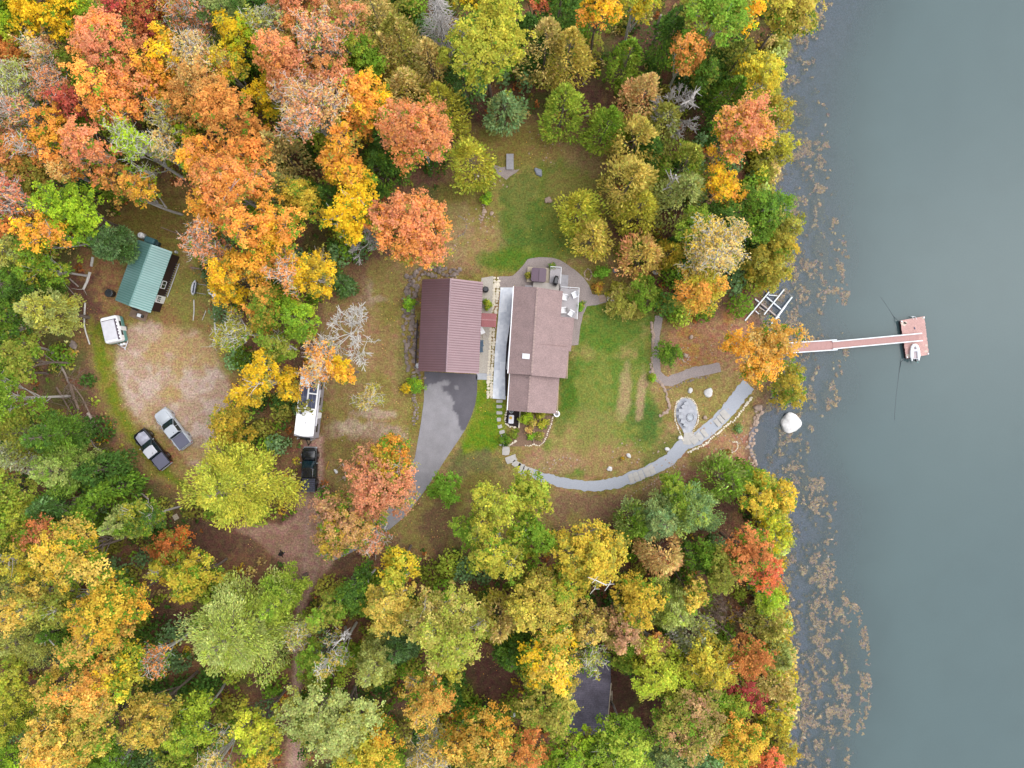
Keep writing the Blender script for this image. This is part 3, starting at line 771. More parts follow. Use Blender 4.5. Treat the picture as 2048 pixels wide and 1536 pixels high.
    for i in range(n_t):
        if R.rand() < (.25 if sparse else .62): continue
        p0 = np.array(hub[li[i]][0]); p1 = np.array(hub[li[i]][1]); t = R.uniform(.2, 1); st = p0*(1-t)+p1*t
        segs += curve(st, cc[i], (0, 0, -.05*np.linalg.norm(cc[i]-st)), .03, .013, 2)
        if sparse:
            for _ in range(2):
                v = R.normal(0, 1, 3); v[2] = abs(v[2])*.8; v /= np.linalg.norm(v)
                segs += curve(cc[i], cc[i]+v*R.uniform(.35, .9), R.normal(0, .06, 3), .024, .011, 2)
    return q.reshape(-1, 3), col, segs
def pine(R, rad, h, c1, c2):
    lv = 10 if rad > 4 else 8; qs = []; cs = []; segs = curve((0, 0, -.3), (0, 0, h*.98), (.1, .1, 0), .02*h, .03, 5)
    sec = R.uniform(.5, 1.22, 9 if rad > 4 else 7)            # heavy and missing limbs give a ragged star
    for L in range(lv):
        t = L/(lv-1); z = h*(.36+.62*t)
        sec = np.roll(sec, 1) if L % 4 == 3 else sec
        rl = rad*min(1.0, (1-t)*1.25+.10)*R.uniform(.85, 1.1)
        nb = int(R.randint(5, 8)) if t < .85 else 4
        a0 = R.uniform(0, 6.3)
        for b in range(nb):
            az = a0 + 2*math.pi*b/nb + R.normal(0, .18); Lb = rl*R.uniform(.75, 1.12)*(sec[int((az % (2*math.pi))/(2*math.pi)*len(sec)) % len(sec)]*(1-t)+t)
            if Lb < .3: Lb = .35
            dr = np.array([math.cos(az), math.sin(az), 0]); sd = np.array([-math.sin(az), math.cos(az), 0])
            rise = R.uniform(-.12, .22)+.25*t
            n = int(92*Lb*(1.0 if rad > 4 else 1.15))+20
            s = R.uniform(.22, 1, n)**.75
            lat = (R.uniform(-1, 1, n))*(.27*Lb*np.sin(np.clip(s, 0, 1)*math.pi*.8+.35)+.06); nk = max(3, int(Lb*2.2)); kq = R.randint(0, nk, n); s = np.clip(.28+.72*(kq+.5)/nk+R.normal(0, .05, n), .1, 1.02); lat = np.where(R.rand(n) < .6, np.where(kq % 2 == 0, 1, -1)*np.abs(lat), lat)
            p = dr*(s*Lb)[:, None] + sd*lat[:, None]
            p[:, 2] = z + rise*Lb*s*s + R.normal(0, .10+.03*Lb, n) - np.abs(lat)*.15
            dirv = dr + sd*(lat/(.3*Lb+.1))[:, None]*.7 + R.normal(0, .42, (n, 3)); dirv[:, 2] += .28
            dirv /= np.linalg.norm(dirv, axis=1)[:, None]
            qs.append(blade_quads(R, p, dirv, R.uniform(.2, .42, n)*(1 if rad > 4 else .85), R.uniform(.045, .085, n)))
            w = R.normal(.25, .25) + .45*(1-s) + R.normal(0, .15, n)
            cs.append(colours(R, leafc(c1), leafc(c2), w, .2)*math.exp(R.normal(0, .09)))
            segs += curve((0, 0, z), (*(dr[:2]*Lb*.9), z+rise*Lb*.8), (0, 0, -.05*Lb), .03+.012*Lb, .012, 3)
    return np.concatenate(qs).reshape(-1, 3), np.concatenate(cs), segs
def cedar(R, rad, h, c1, c2, dark=False):
    n = int(900 + 620*rad*(h/11)); ph = R.uniform(0, 6.3, 6)
    nb = int(26+12*rad)                                    # bulging sprays down the cone
    bt = R.uniform(0, 1, nb)**1.15; ba = R.uniform(0, 6.3, nb)
    prof = lambda t: np.clip((1-t)*1.5, 0, 1)**.72*(.72+.28*np.sin(np.clip(t, 0, 1)*2.6+.5))
    i = R.randint(0, nb, n); spread = .22+.12*(1-bt[i])
    t = np.clip(bt[i] + R.normal(0, .055, n), 0, .995); az = ba[i] + R.normal(0, 1, n)*spread
    br = R.uniform(.66, 1.18, nb)[i]
    rr = rad*prof(t)*br*(.55+.5*R.uniform(0, 1, n)**.5)*(1+.1*np.sin(3*az+ph[0])+.07*np.sin(5*az+ph[1]))
    z = h*(.12+.86*t) + R.normal(0, .12, n)
    d = np.stack([np.cos(az), np.sin(az), np.zeros(n)], 1)
    p = d*rr[:, None]; p[:, 2] = z
    dv = d*1.0 + R.normal(0, .38, (n, 3)); dv[:, 2] += (-.1 if dark else .55)+.5*t; dv /= np.linalg.norm(dv, axis=1)[:, None]
    q = blade_quads(R, p, dv, R.uniform(.3, .58, n), R.uniform(.07, .14, n))
    w = R.normal(.3, .3, nb)[i] + .5*(.5-t) + R.normal(0, .18, n)
    col = colours(R, leafc(c1), leafc(c2), w, .22)*np.exp(R.normal(0, .1, nb))[i][:, None]
    segs = curve((0, 0, -.3), (0, 0, h*.97), (0, 0, 0), .016*h+.02, .02, 3)
    for k in range(nb):
        if R.rand() < .5:
            zz = h*(.12+.86*bt[k]); e = rad*prof(bt[k])*.9; segs += curve((0, 0, zz-.2), (math.cos(ba[k])*e, math.sin(ba[k])*e, zz+.1), (0, 0, .05), .03, .012, 2)
    return q.reshape(-1, 3), col, segs
def dead_spruce(R, rad, h):
    segs = curve((0, 0, -.3), (0, 0, h), (.1, .05, 0), .2, .03, 5)
    for i in range(260):
        t = R.uniform(.2, 1)**.8; z = h*t; L = rad*min(1, (1-t)*1.5+.14)*R.uniform(.6, 1.1); az = R.uniform(0, 6.3)
        e = np.array([math.cos(az)*L, math.sin(az)*L, z - L*R.uniform(.05, .4)])
        c = curve((0, 0, z), e, (0, 0, .14*L), .05, .024, 3); segs += c
        for _ in range(3):
            k = c[R.randint(1, 3)]; p = np.array(k[:3]); v = np.array([math.cos(az), math.sin(az), -.3]) + R.normal(0, .6, 3); v /= np.linalg.norm(v)
            segs.append([*p, *(p+v*L*R.uniform(.2, .4)), .028, .016])
    return segs
NAMES = dict(M=('maple_tree', 'tree', 'autumn broadleaf trees of the woods'), S=('half_bare_tree', 'tree', 'half bare trees of the woods'), P=('pine_tree', 'tree', 'pines of the woods'),
    C=('cedar_tree', 'tree', 'cedars of the woods'), F=('spruce_tree', 'tree', 'spruces of the woods'), X=('bare_tree', 'tree', 'leafless trees'), D=('dead_spruce_tree', 'tree', None))
TREE_SPOTS = []
def plant(line, i):
    spec, label = line.split('|'); px, py, r, kind, k1, k2, h = spec.split()
    if float(py) > 880:
        k1 = {'yel': 'gol', 'deo': 'rst', 'lim': 'ylm', 'yeo': 'yeg', 'ora': 'yeg', 'yet': 'yto'}.get(k1, k1)
    px, py, r, h = float(px), float(py), float(r), float(h)
    R = np.random.RandomState(1000+i)
    zc = .62*h
    c = W(px, py, zc); gx, gy = c.x, c.y
    z0 = g1(gx, gy); c = W(px, py, zc+z0); gx, gy = c.x, c.y
    bp = (np.array([1024+gx*S]), np.array([768-gy*S]))
    open_ = max(poly_sd(*bp, YARD)[0], poly_sd(*bp, SHED)[0], poly_sd(*bp, ROAD)[0])
    rad = r/S*(H-zc)/H*(1.2 if open_ < -70 or kind == 'P' else 1.05)
    nm, cat, grp = NAMES[kind]
    if h < 6 and kind == 'M': nm, cat, grp = 'bushy_tree', 'tree', 'bushy low trees'
    t = thing(nm, label, cat, (gx, gy, z0), 0, grp)
    TREE_SPOTS.append((gx, gy, rad))
    bark = M_BARK
    if kind in 'MS': v, col, segs = broadleaf(R, rad, h, k1, k2, kind == 'S', h < 9, .34 if (py > 1040 and px < 620) else (.26 if py > 880 else .13)); m = M_LEAF; bark = M_BIRCH if (kind == 'S' or 'birch' in label or 'white' in label) else (M_ASH if i % 3 == 0 else M_BARK)
    elif kind == 'P': v, col, segs = pine(R, rad, h, k1, k2); m = M_NEEDLE
    elif kind in 'CF': v, col, segs = cedar(R, rad*.96, h, k1, k2, kind == 'F'); m = M_NEEDLE
    elif kind == 'D': v = None; segs = dead_spruce(R, rad, h); bark = M_ASH
    else:
        v = None; segs = []
        branch_tree(R, np.array([0, 0, -.2]), np.array([0, 0, 1.]), h*.5, .16, 0, segs)
        base = np.array(segs[-1][3:6])
        for k in range(9):
            az = k*.7+R.uniform(0, .6); dd = np.array([math.cos(az), math.sin(az), .8]); dd /= np.linalg.norm(dd)
            branch_tree(R, base-np.array([0, 0, R.uniform(0, h*.14)]), dd, rad*.8, .075, 3, segs, .5, .14)
        segs = [s[:6]+[max(s[6], .034), max(s[7], .026)] for s in segs]
        bark = {'wht': M_BIRCH, 'brw': M_BROWNWOOD}.get(k1, M_ASH)
    tv, tq = tubes(segs, 5)
    np_mesh('trunk', tv, tq, bark, None, t)
    if v is not None:
        np_mesh('crown', v, np.arange(len(v)).reshape(-1, 4), m, col, t)
for i, line in enumerate(TREES.strip().split('\n')): plant(line, i)
# ---- garden shrubs
def shrub(px, py, r, h, k1, k2, label, seed, cat='shrub', nm='garden_shrub'):
    R = np.random.RandomState(seed); p = P(px, py)
    t = thing(nm, label, cat, p, 0, 'garden shrubs')
    v, col, segs = broadleaf(R, r/S, h, k1, k2, False, True)
    tv, tq = tubes(segs, 4); np_mesh('stem', tv, tq, M_BARK, None, t)
    np_mesh('foliage', v, np.arange(len(v)).reshape(-1, 4), M_LEAF, col, t)
for a in (
 (819,609,14,1.3,'brg','lim','bright green round shrub on the stone wall west of the garage',1),
 (836,772,16,1.4,'brg','lim','green shrub at the garage corner by the top of the driveway',2),
 (816,776,11,1.2,'yel','ylg','yellow green shrub west of the driveway top',3),
 (975,400,12,1.0,'brg','lim','bright green round shrub in the north lawn rockery',4),
 (1202,549,16,1.3,'brg','brg','vivid green bush beside the house gravel path',5),
 (1328,709,24,2.6,'grn','dgr','round dark green bush beside the lawn stone wall',6),
 (1304,756,8,.8,'brg','lim','small lime shrub at the south end of the lawn wall',7),
 (1063,872,7,.7,'brg','lim','lime green perennial in the garden bed south of the house',8),
 (1052,838,13,.9,'lgr','lim','tall yellow green plants in the western house bed',9),
 (1080,830,9,.8,'lgr','ylg','yellow green plants in the eastern house bed',10),
 (1012,878,11,.9,'grn','dgr','dark green plant beside the stepping stones',11),
 (974,610,9,1.2,'grn','ylg','green and yellow shrub against the east garage wall',12),
 (1160,614,9,1.0,'brg','grn','green shrub at the side of the wooden deck',13),
 (1056,552,5,.8,'oli','ylg','small potted shrub beside the hot tub',14),
 (1104,534,5,.6,'grn','blu','small grey green plant north of the upper deck',15),
 (1195,578,12,1.0,'oly','rus','brownish perennial clump along the gravel path',16),
 (1228,580,16,1.2,'ylg','oli','yellow green bush over the stone steps',17),
 (1474,858,8,.6,'blu','grn','grey green shrub in the stone ring by the cove',18),
 (1120,1442,14,1.3,'rus','rus','rust brown bush at the south-west edge of the cabin roof',19),
 (1166,1450,15,1.3,'rus','rus','rust brown bush under the south edge of the cabin roof',20),
 (282,965,11,1.0,'grn','blu','low green bush beside the log pile',21),
 (1450,905,7,.6,'dgr','rus','dark plant inside the rock ring near the cove',22),
 (1064,846,9,.6,'ylg','tan','straggly yellowing plants in the middle of the house beds',31), (1058,860,8,.5,'tan','rus','rusty low plants above the lime green perennial',32),
 (1086,848,10,.6,'ylg','grn','yellow green plants on the east side of the house beds',33), (1078,872,7,.5,'grn','tan','small mixed plant at the foot of the eastern house bed',34), (1028,866,9,.6,'grn','oli','green low plant between the mulch bed and the diagonal curb',35)):
    if a[6]: shrub(*a)
# ---- undergrowth: nobody could count it
def scatter_mass(name, label, pts, rads, hs, keys, seed, per, kind='stuff', msh=M_LEAF):
    R = np.random.RandomState(seed); n = len(pts)
    nl = np.maximum(6, per*rads**1.7).astype(int); ci = np.repeat(np.arange(n), nl); N = len(ci)
    d = R.normal(0, 1, (N, 3)); d /= np.linalg.norm(d, axis=1)[:, None]; d[:, 2] = np.abs(d[:, 2])
    k = R.uniform(.2, 1.05, N)[:, None]**.5
    pos = d*k*np.stack([rads[ci], rads[ci], hs[ci]], 1); pos[:, :2] += pts[ci]; pos[:, 2] += gz(pos[:, 0], pos[:, 1])
    ln = R.uniform(.12, .26, N); q = leaf_quads(R, pos, d*.5+np.array([0, 0, .8]), ln, ln*.65, .45)
    ca = np.array([leafc(a) for a in keys]); cb = ca[R.randint(0, len(keys), n)]*np.exp(R.normal(0, .2, (n, 1)))
    col = colours(R, cb[ci], cb[ci], np.zeros(N), .22)
    o = np_mesh(name, q.reshape(-1, 3), np.arange(N*4).reshape(-1, 4), msh, col)
    return tag(o, label, kind='stuff')
R = np.random.RandomState(77)
def forest_points(n, seed, x0=-30, x1=1570, y0=-30, y1=1566):
    R = np.random.RandomState(seed); out = []
    while len(out) < n:
        px, py = R.uniform(x0, x1, 4000), R.uniform(y0, y1, 4000)
        ok = (poly_sd(px, py, YARD) < -6) & (poly_sd(px, py, SHED) < -4) & (poly_sd(px, py, ROAD) < -5) & (px < np.interp(py, _sy, _sx)-8)
        ok &= poly_sd(px, py, [(1090,1335),(1235,1335),(1235,1470),(1090,1470)]) < 0
        dr = np.min([np.hypot(px-a, py-b) for a, b in ((700,1085),(740,1060),(660,1120))], 0); ok &= (dr > 34) & ~((px > 1480) & (py > 585) & (py < 665))
        for cx, cy, rr in ((1320,80,46),(1165,175,40),(1425,235,40),(955,215,30),(1270,455,30),(990,1350,60),(1310,1410,40),(1250,1370,50),(330,1240,36),(160,600,46),(1440,1000,36),(1345,1095,26),(480,1080,50),(140,790,50),(120,650,26)):
            ok &= (np.hypot(px-cx, py-cy) > rr) | (R.rand(4000) < .10)
        out += list(zip(px[ok], py[ok]))
    a = np.array(out[:n]); return np.stack([(a[:, 0]-1024)/S, (768-a[:, 1])/S], 1)
u = forest_points(3200, 5); R = np.random.RandomState(6)
scatter_mass('forest_undergrowth', 'low mixed green and tan brush covering the forest floor', u, R.uniform(.25, .8, len(u)), R.uniform(.25, 1.2, len(u)), ('grn','oli','dgr','lgr','oly','tan','rus'), 8, 40)
u = forest_points(800, 15); R = np.random.RandomState(16)
scatter_mass('forest_understorey', 'dense dark green saplings filling the gaps under the big trees', u, R.uniform(.9, 1.9, len(u)), R.uniform(2.2, 6.0, len(u)), ('grn','dgr','dgr','oli','lgr','blu'), 18, 120)
# bushy fringe right along the waterline
R = np.random.RandomState(26); py = np.concatenate([R.uniform(-20, 560, 130), R.uniform(945, 1560, 190)])
sx = np.interp(py, _sy, _sx) - R.uniform(-6, 36, len(py))
u = np.stack([(sx-1024)/S, (768-py)/S], 1)
scatter_mass('shore_brush', 'olive and gold brush leaning over the waterline', u, R.uniform(.7, 1.5, len(u)), R.uniform(1.6, 4.2, len(u)), ('oli','oly','ylg','oli','grn','gry','tan'), 28, 120)
# the woods go on beyond the frame
R = np.random.RandomState(36); u = []
while len(u) < 420:
    x, y = R.uniform(-96, 36), R.uniform(-78, 78)
    px, py = 1024+x*S, 768-y*S
    if -60 < px < 1640 and -60 < py < 1596: continue
    if px > np.interp(py, _sy, _sx)-40: continue
    if abs(px-588) < 40 and py > 1500: continue
    u.append((x, y))
u = np.array(u)
scatter_mass('surrounding_forest', 'autumn forest carrying on beyond the property', u, R.uniform(2.2, 4.2, len(u)), R.uniform(8, 13, len(u)), ('grn','oli','ora','yel','org','pnk','ylg','dgr','lgr'), 38, 55)
# fallen leaves on the grass and floor
R = np.random.RandomState(46); n = 4200
px, py = R.uniform(0, 1540, n*3), R.uniform(0, 1536, n*3); ok = (px < np.interp(py, _sy, _sx)-20) & (poly_sd(px, py, LAWN_E) < -8) & (poly_sd(px, py, GRAVEL) < 6) & (R.rand(n*3) < sstep(.42, .6, fbm(px/60, py/60, 90))+.1)
px, py = px[ok][:n], py[ok][:n]; X, Y = (px-1024)/S, (768-py)/S; n = len(X)
pos = np.stack([X, Y, gz(X, Y)+.03], 1); ln = R.uniform(.04, .085, n)
ca = np.array([leafc(a) for a in ('tan','ora','pnk','rus','yel','tan','brp')]); cb = ca[R.randint(0, 7, n)]
o = np_mesh('fallen_leaves', leaf_quads(R, pos, np.tile([0, 0, 1.], (n, 1)), ln, ln*.8, .15).reshape(-1, 3), np.arange(n*4).reshape(-1, 4), M_LEAF, colours(R, cb, cb, np.zeros(n), .25))
tag(o, 'scattered fallen leaves in tan and orange', kind='stuff')
# water weed: mats of brown stems near the surface along the shallows
R = np.random.RandomState(56); n = 300000
py = R.uniform(-10, 1550, n); off = R.uniform(2, 175, n)
px = np.interp(py, _sy, _sx) + off
band = np.interp(py, [0,200,500,750,900,1100,1300,1540], [60,110,150,145,120,125,165,165])
q = fbm(px/17, py/22, 101, 5); q2 = fbm(px/6, py/7, 111, 2); q3 = fbm(px/55, py/75, 131, 2)
ok = (off < band*(.8+.5*q3)) & (q*.52 + q2*.34 + q3*.22 + R.normal(0, .02, n) > .575) & (np.hypot(px-1535, py-880) > 30)
for cx, cy, rx, ry in ((1630,645,17,24),(1650,490,17,30),(1608,425,20,14),(1645,410,14,22),(1655,530,12,26),(1622,575,26,14),(1602,205,20,26),(1600,265,16,18),(1617,235,14,12),(1665,790,16,12),(1588,848,16,20),(1665,1120,10,10),(1690,1255,12,14),(1712,1300,16,24),(1700,1330,10,14),(1708,1428,10,9),(1698,1462,10,9),(1690,1500,9,9),(1706,1515,9,9),(1640,1260,14,10),(1560,1105,18,14),(1615,980,12,16),(1618,960,8,30)):
    ok |= (np.hypot((px-cx)/rx, (py-cy)/ry) < .45+.9*q2) & (R.rand(n) < .8)
px, py, off = px[ok], py[ok], off[ok]; X, Y = (px-1024)/S, (768-py)/S; n = len(X)
zz = np.minimum(WATER-.05, gz(X, Y)+.15)
near = np.clip(R.normal(.35, .3, n), 0.02, 1); zz = np.where(off > 40, WATER-.05-.35*near, np.maximum(zz, WATER-.6))
zz = np.where((R.rand(n) < .4) & (q[ok]*.52+q2[ok]*.34+q3[ok]*.22 > .61), WATER+.012, zz)
zz = np.maximum(zz, gz(X, Y)+.03)
ln = R.gamma(4, .028, n)+.03; pos = np.stack([X, Y, zz], 1)
ca = np.array([alb(*a) for a in ((222,198,162),(206,184,156),(192,174,160),(222,198,154),(176,166,166))]); cb = ca[R.randint(0, 5, n)]
o = np_mesh('water_weed', leaf_quads(R, pos, np.tile([0, 0, 1.], (n, 1)), ln, ln*.42, .12).reshape(-1, 3), np.arange(n*4).reshape(-1, 4), M_LEAF, colours(R, cb, cb, np.zeros(n), .22))
tag(o, 'brown water weed spreading through the shallows along the shore', kind='stuff')
# ================================================================== MATERIALS OF BUILT THINGS
M_SHING = mat('brown_shingles', (184,156,152), .9, nscale=7, namt=.2, n2=(.9,.08), bump=.4)
M_SHINGRIDGE = mat('ridge_shingles', (204,176,168), .9, nscale=3, namt=.18)
M_GARROOF = mat('maroon_roof_metal', (152,112,118), .36, metal=.2, nscale=.8, namt=.09, spec=.9)
M_REDROOF = mat('red_roof_metal', (190,112,112), .45, nscale=1, namt=.06)
M_GREENROOF = mat('green_roof_metal', (134,182,176), .34, metal=.2, nscale=.8, namt=.09, spec=1.0)
M_GARRIB = mat('maroon_rib_shade', (138,102,108), .6, nscale=.6, namt=.05)  # rib shade put into the colour: darker than the maroon panels
M_GREENRIB = mat('green_rib_shade', (110,164,156), .6, nscale=.6, namt=.05)  # same for the shed: shading of the ribs painted as darker green
M_REDRIB = mat('red_rib_shade', (160,92,94), .6, nscale=.6, namt=.05)  # darker red with rib shade in the colour
M_CABROOF = mat('dark_cabin_shingles', (136,128,146), .85, nscale=6, namt=.25, n2=(.8,.3), bump=.3)
M_DARKWALL = mat('dark_brown_siding', (64,38,38), .7, nscale=2, namt=.12, stretch=(8,8,1))
M_SIDING = mat('tan_siding', (176,150,132), .7, nscale=2, namt=.06)
M_WHITE = mat('white_paint', (306,306,308), .5, nscale=1.2, namt=.03)
M_WHITEROOF = mat('white_membrane', (318,318,318), .5, nscale=.8, namt=.03)
M_OFFWHITE = mat('worn_white', (262,260,268), .6, nscale=1.4, namt=.09)
M_GLASS = mat('dark_glass', (26,54,62), .12, nscale=1, namt=.1, spec=.7)
M_BLACK = mat('black_paint', (24,24,32), .25, nscale=2, namt=.2, spec=.7)
M_RUBBER = mat('black_rubber', (34,33,36), .85, nscale=4, namt=.15)
M_RIM = mat('steel_rim', (150,150,156), .4, metal=.5, nscale=3, namt=.1)
M_SILVER = mat('silver_car_paint', (232,238,246), .3, nscale=1, namt=.03, spec=.6)
M_VINYL = mat('grey_vinyl', (126,126,148), .6, nscale=3, namt=.05)
M_DVINYL = mat('charcoal_vinyl', (84,84,104), .55, nscale=3, namt=.06)
M_CHROME = mat('bright_metal', (226,228,234), .25, metal=.4, nscale=3, namt=.05)
M_REDLAMP = mat('red_lamp', (190,40,52), .3, nscale=3, namt=.05)
M_LAMP = mat('clear_lamp', (230,232,236), .2, nscale=3, namt=.05)
M_TEAL = mat('teal_paint', (128,196,188), .5, nscale=1.5, namt=.06)
M_TARP = mat('teal_tarp', (84,142,150), .6, nscale=3, namt=.15)
M_DECK = mat('weathered_decking', (236,228,230), .8, nscale=3, namt=.1, stretch=(1,6,1))
M_DECKW = mat('pale_wood', (240,222,196), .8, nscale=3, namt=.1, stretch=(1,6,1))
M_GREYWOOD = mat('grey_wood', (206,202,206), .85, nscale=3, namt=.12)
M_BROWNBD = mat('brown_boards', (170,140,118), .85, nscale=3, namt=.2)
M_DOCK = mat('reddish_dock_boards', (224,174,166), .8, nscale=2.5, namt=.09, stretch=(6,1,1))
M_FLOAT = mat('pink_worn_dock_boards', (240,190,180), .8, nscale=1.2, namt=.10, n2=(5,.06))
M_DARKWOOD = mat('dark_wet_wood', (52,38,44), .7, nscale=3, namt=.2)
M_ALU = mat('white_aluminium', (290,296,300), .45, nscale=3, namt=.04)
M_PURPLE = mat('plum_vinyl_cover', (124,98,116), .5, nscale=2, namt=.05)
M_SLATE = mat('blue_grey_slate', (222,228,236), .8, nscale=1.1, namt=.12, n2=(5,.06))
M_SLATE2 = mat('pale_slate', (216,218,224), .8, nscale=2, namt=.10)
M_FLAG = mat('sandy_flagstone', (226,220,212), .85, nscale=3, namt=.09)
M_CREAM = mat('cream_stone', (276,262,236), .85, nscale=4, namt=.16)
M_ROCKW = mat('white_granite', (262,258,254), .85, nscale=3, namt=.16, bump=.3)
M_BOULDER = mat('pale_boulder', (238,236,230), .85, nscale=1.6, namt=.14, n2=(6,.16), bump=.8)
M_ROCKG = mat('grey_fieldstone', (166,148,138), .9, nscale=1.6, namt=.42, bump=.3)
M_ROCKP = mat('pinkish_fieldstone', (208,180,160), .9, nscale=3, namt=.2, bump=.3)
M_ROCKB = mat('bluish_boulder', (178,182,196), .85, nscale=3, namt=.2, bump=.3)
M_PATH = mat('blue_grey_stone_dust', (206,210,220), .95, nscale=9, namt=.08)
M_PEA = mat('pea_gravel', (190,174,168), .95, nscale=13, namt=.24, n2=(1.0,.06), bump=.4)
M_PEAL = mat('pale_gravel', (226,216,202), .95, nscale=13, namt=.2, bump=.4)
M_MULCH = mat('dark_mulch', (58,46,48), .95, nscale=10, namt=.35)
M_SOIL = mat('garden_soil', (160,128,104), .95, nscale=6, namt=.3)
M_YELLOW = mat('yellow_plastic', (238,190,50), .5, nscale=3, namt=.06)
M_BLUE = mat('blue_plastic', (96,124,150), .5, nscale=3, namt=.08)
M_PANEL = mat('solar_glass', (92,98,126), .2, nscale=1, namt=.05, spec=.6)
M_ROPE = mat('wet_rope', (84,92,98), .9, nscale=4, namt=.1)
# ---- asphalt with a wet stain spreading from the garage
def slab_material(name, c1, c2, scale):
    m, nt, out = nodes_of(name); N, L = nt.nodes.new, nt.links.new
    p = N('ShaderNodeBsdfPrincipled'); L(p.outputs[0], out.inputs[0]); p.inputs['Roughness'].default_value = .8
    tc = N('ShaderNodeTexCoord'); v = N('ShaderNodeTexVoronoi'); v.distance = 'CHEBYCHEV'; v.inputs['Scale'].default_value = scale; L(tc.outputs['Object'], v.inputs['Vector'])
    n = N('ShaderNodeTexNoise'); n.inputs['Scale'].default_value = 2.2; n.inputs['Detail'].default_value = 5; L(tc.outputs['Object'], n.inputs['Vector'])
    sp = N('ShaderNodeSeparateColor'); L(v.outputs['Color'], sp.inputs[0])
    a = N('ShaderNodeMath'); a.operation = 'MULTIPLY_ADD'; L(sp.outputs[0], a.inputs[0]); a.inputs[1].default_value = .55; r = N('ShaderNodeMapRange'); r.inputs[1].default_value = .3; r.inputs[2].default_value = .7; r.inputs[4].default_value = .5; L(n.outputs[0], r.inputs[0]); L(r.outputs[0], a.inputs[2])
    mx = N('ShaderNodeMix'); mx.data_type = 'RGBA'; L(a.outputs[0], mx.inputs[0]); mx.inputs[6].default_value = (*alb(*c1), 1); mx.inputs[7].default_value = (*alb(*c2), 1); L(mx.outputs[2], p.inputs['Base Color'])
    return m
M_PATIO = slab_material('patio_slabs', (244,252,266), (306,308,312), .9)
M_FIRE = slab_material('fire_patio_slate', (186,190,200), (232,232,238), 2.2)
def asphalt():
    m, nt, out = nodes_of('asphalt'); N, L = nt.nodes.new, nt.links.new
    p = N('ShaderNodeBsdfPrincipled'); L(p.outputs[0], out.inputs[0]); tc = N('ShaderNodeTexCoord')
    a = N('ShaderNodeAttribute'); a.attribute_name = 'wet'
    n = N('ShaderNodeTexNoise'); n.inputs['Scale'].default_value = 14; n.inputs['Detail'].default_value = 2; L(tc.outputs['Object'], n.inputs['Vector'])
    n2 = N('ShaderNodeTexNoise'); n2.inputs['Scale'].default_value = .7; n2.inputs['Detail'].default_value = 4; L(tc.outputs['Object'], n2.inputs['Vector'])
    mx = N('ShaderNodeMix'); mx.data_type = 'RGBA'; L(a.outputs['Fac'], mx.inputs[0]); mx.inputs[6].default_value = (*alb(178,174,178), 1); mx.inputs[7].default_value = (*alb(118,114,122), 1)
    s = None; last = mx.outputs[2]
    for q, am in ((n, .12), (n2, .12)):
        r = N('ShaderNodeMapRange'); r.inputs[1].default_value = .3; r.inputs[2].default_value = .7; r.inputs[3].default_value = 1-am; r.inputs[4].default_value = 1+am; L(q.outputs[0], r.inputs[0])
        v = N('ShaderNodeVectorMath'); v.operation = 'SCALE'; L(last, v.inputs[0]); L(r.outputs[0], v.inputs['Scale']); last = v.outputs[0]
    L(last, p.inputs['Base Color']); p.inputs['Roughness'].default_value = .85
    return m
# ================================================================== PAVING
def sheet(name, polypx, m, dz, kind='structure', cell=.3, edge=0.0, seed=3):
    """a draped sheet filling a pixel polygon: clipped grid so it follows the ground"""
    pts = [W(x, y, 0) for x, y in polypx]
    # smooth outline, slight irregularity
    R = random.Random(seed); out = []
    for i in range(len(pts)):
        a, b = pts[i], pts[(i+1) % len(pts)]; k = max(1, int((b-a).length/.5))
        for j in range(k):
            q = a.lerp(b, j/k); out.append((q.x+R.uniform(-edge, edge), q.y+R.uniform(-edge, edge)))
    bm = bmesh.new(); vs = [bm.verts.new((x, y, 0)) for x, y in out]; f = bm.faces.new(vs)
    bmesh.ops.triangulate(bm, faces=[f])
    for ax in (0, 1):
        lo = min(v.co[ax] for v in bm.verts); hi = max(v.co[ax] for v in bm.verts); t = lo+cell
        while t < hi:
            no = (1, 0, 0) if ax == 0 else (0, 1, 0); co = (t, 0, 0) if ax == 0 else (0, t, 0)
            bmesh.ops.bisect_plane(bm, geom=bm.verts[:]+bm.edges[:]+bm.faces[:], plane_co=co, plane_no=no); t += cell
    for v in bm.verts: v.co.z = g1(v.co.x, v.co.y)+dz
    for f in bm.faces:
        f.normal_update()
        if f.normal.z < 0: f.normal_flip()
    bound = [e for e in bm.edges if e.is_boundary]
    r = bmesh.ops.extrude_edge_only(bm, edges=bound)
    for g in r['geom']:
        if isinstance(g, bmesh.types.BMVert): g.co.z -= dz+.12
    me = bpy.data.meshes.new(name); bm.to_mesh(me); bm.free(); me.materials.append(m)
    o = bpy.data.objects.new(name, me); COL.objects.link(o); return tag(o, kind=kind)
DRIVE = [(849,743),(955,749),(954,785),(950,810),(942,834),(931,858),(917,880),(898,908),(877,940),(856,972),(836,1000),(806,1036),(780,1058),(745,1082),(705,1104),(665,1122),(640,1110),(680,1080),(720,1050),(752,1020),(785,985),(812,950),(830,915),(836,880),(842,845),(848,800)]
o = sheet('driveway', DRIVE, asphalt(), .04, cell=.25)
xy = np.array([v.co[:] for v in o.data.vertices]); dpx, dpy = 1024+xy[:, 0]*S, 768-xy[:, 1]*S
WETS = [(846,738),(960,740),(958,790),(950,822),(944,845),(933,862),(925,862),(918,846),(914,830),(904,820),(908,806),(903,795),(896,788),(884,778),(886,772),(897,770),(898,762),(890,760),(876,766),(866,768),(858,766),(854,772),(848,770)]
wob2 = (fbm(dpx/6, dpy/6, 201)-.5)*8
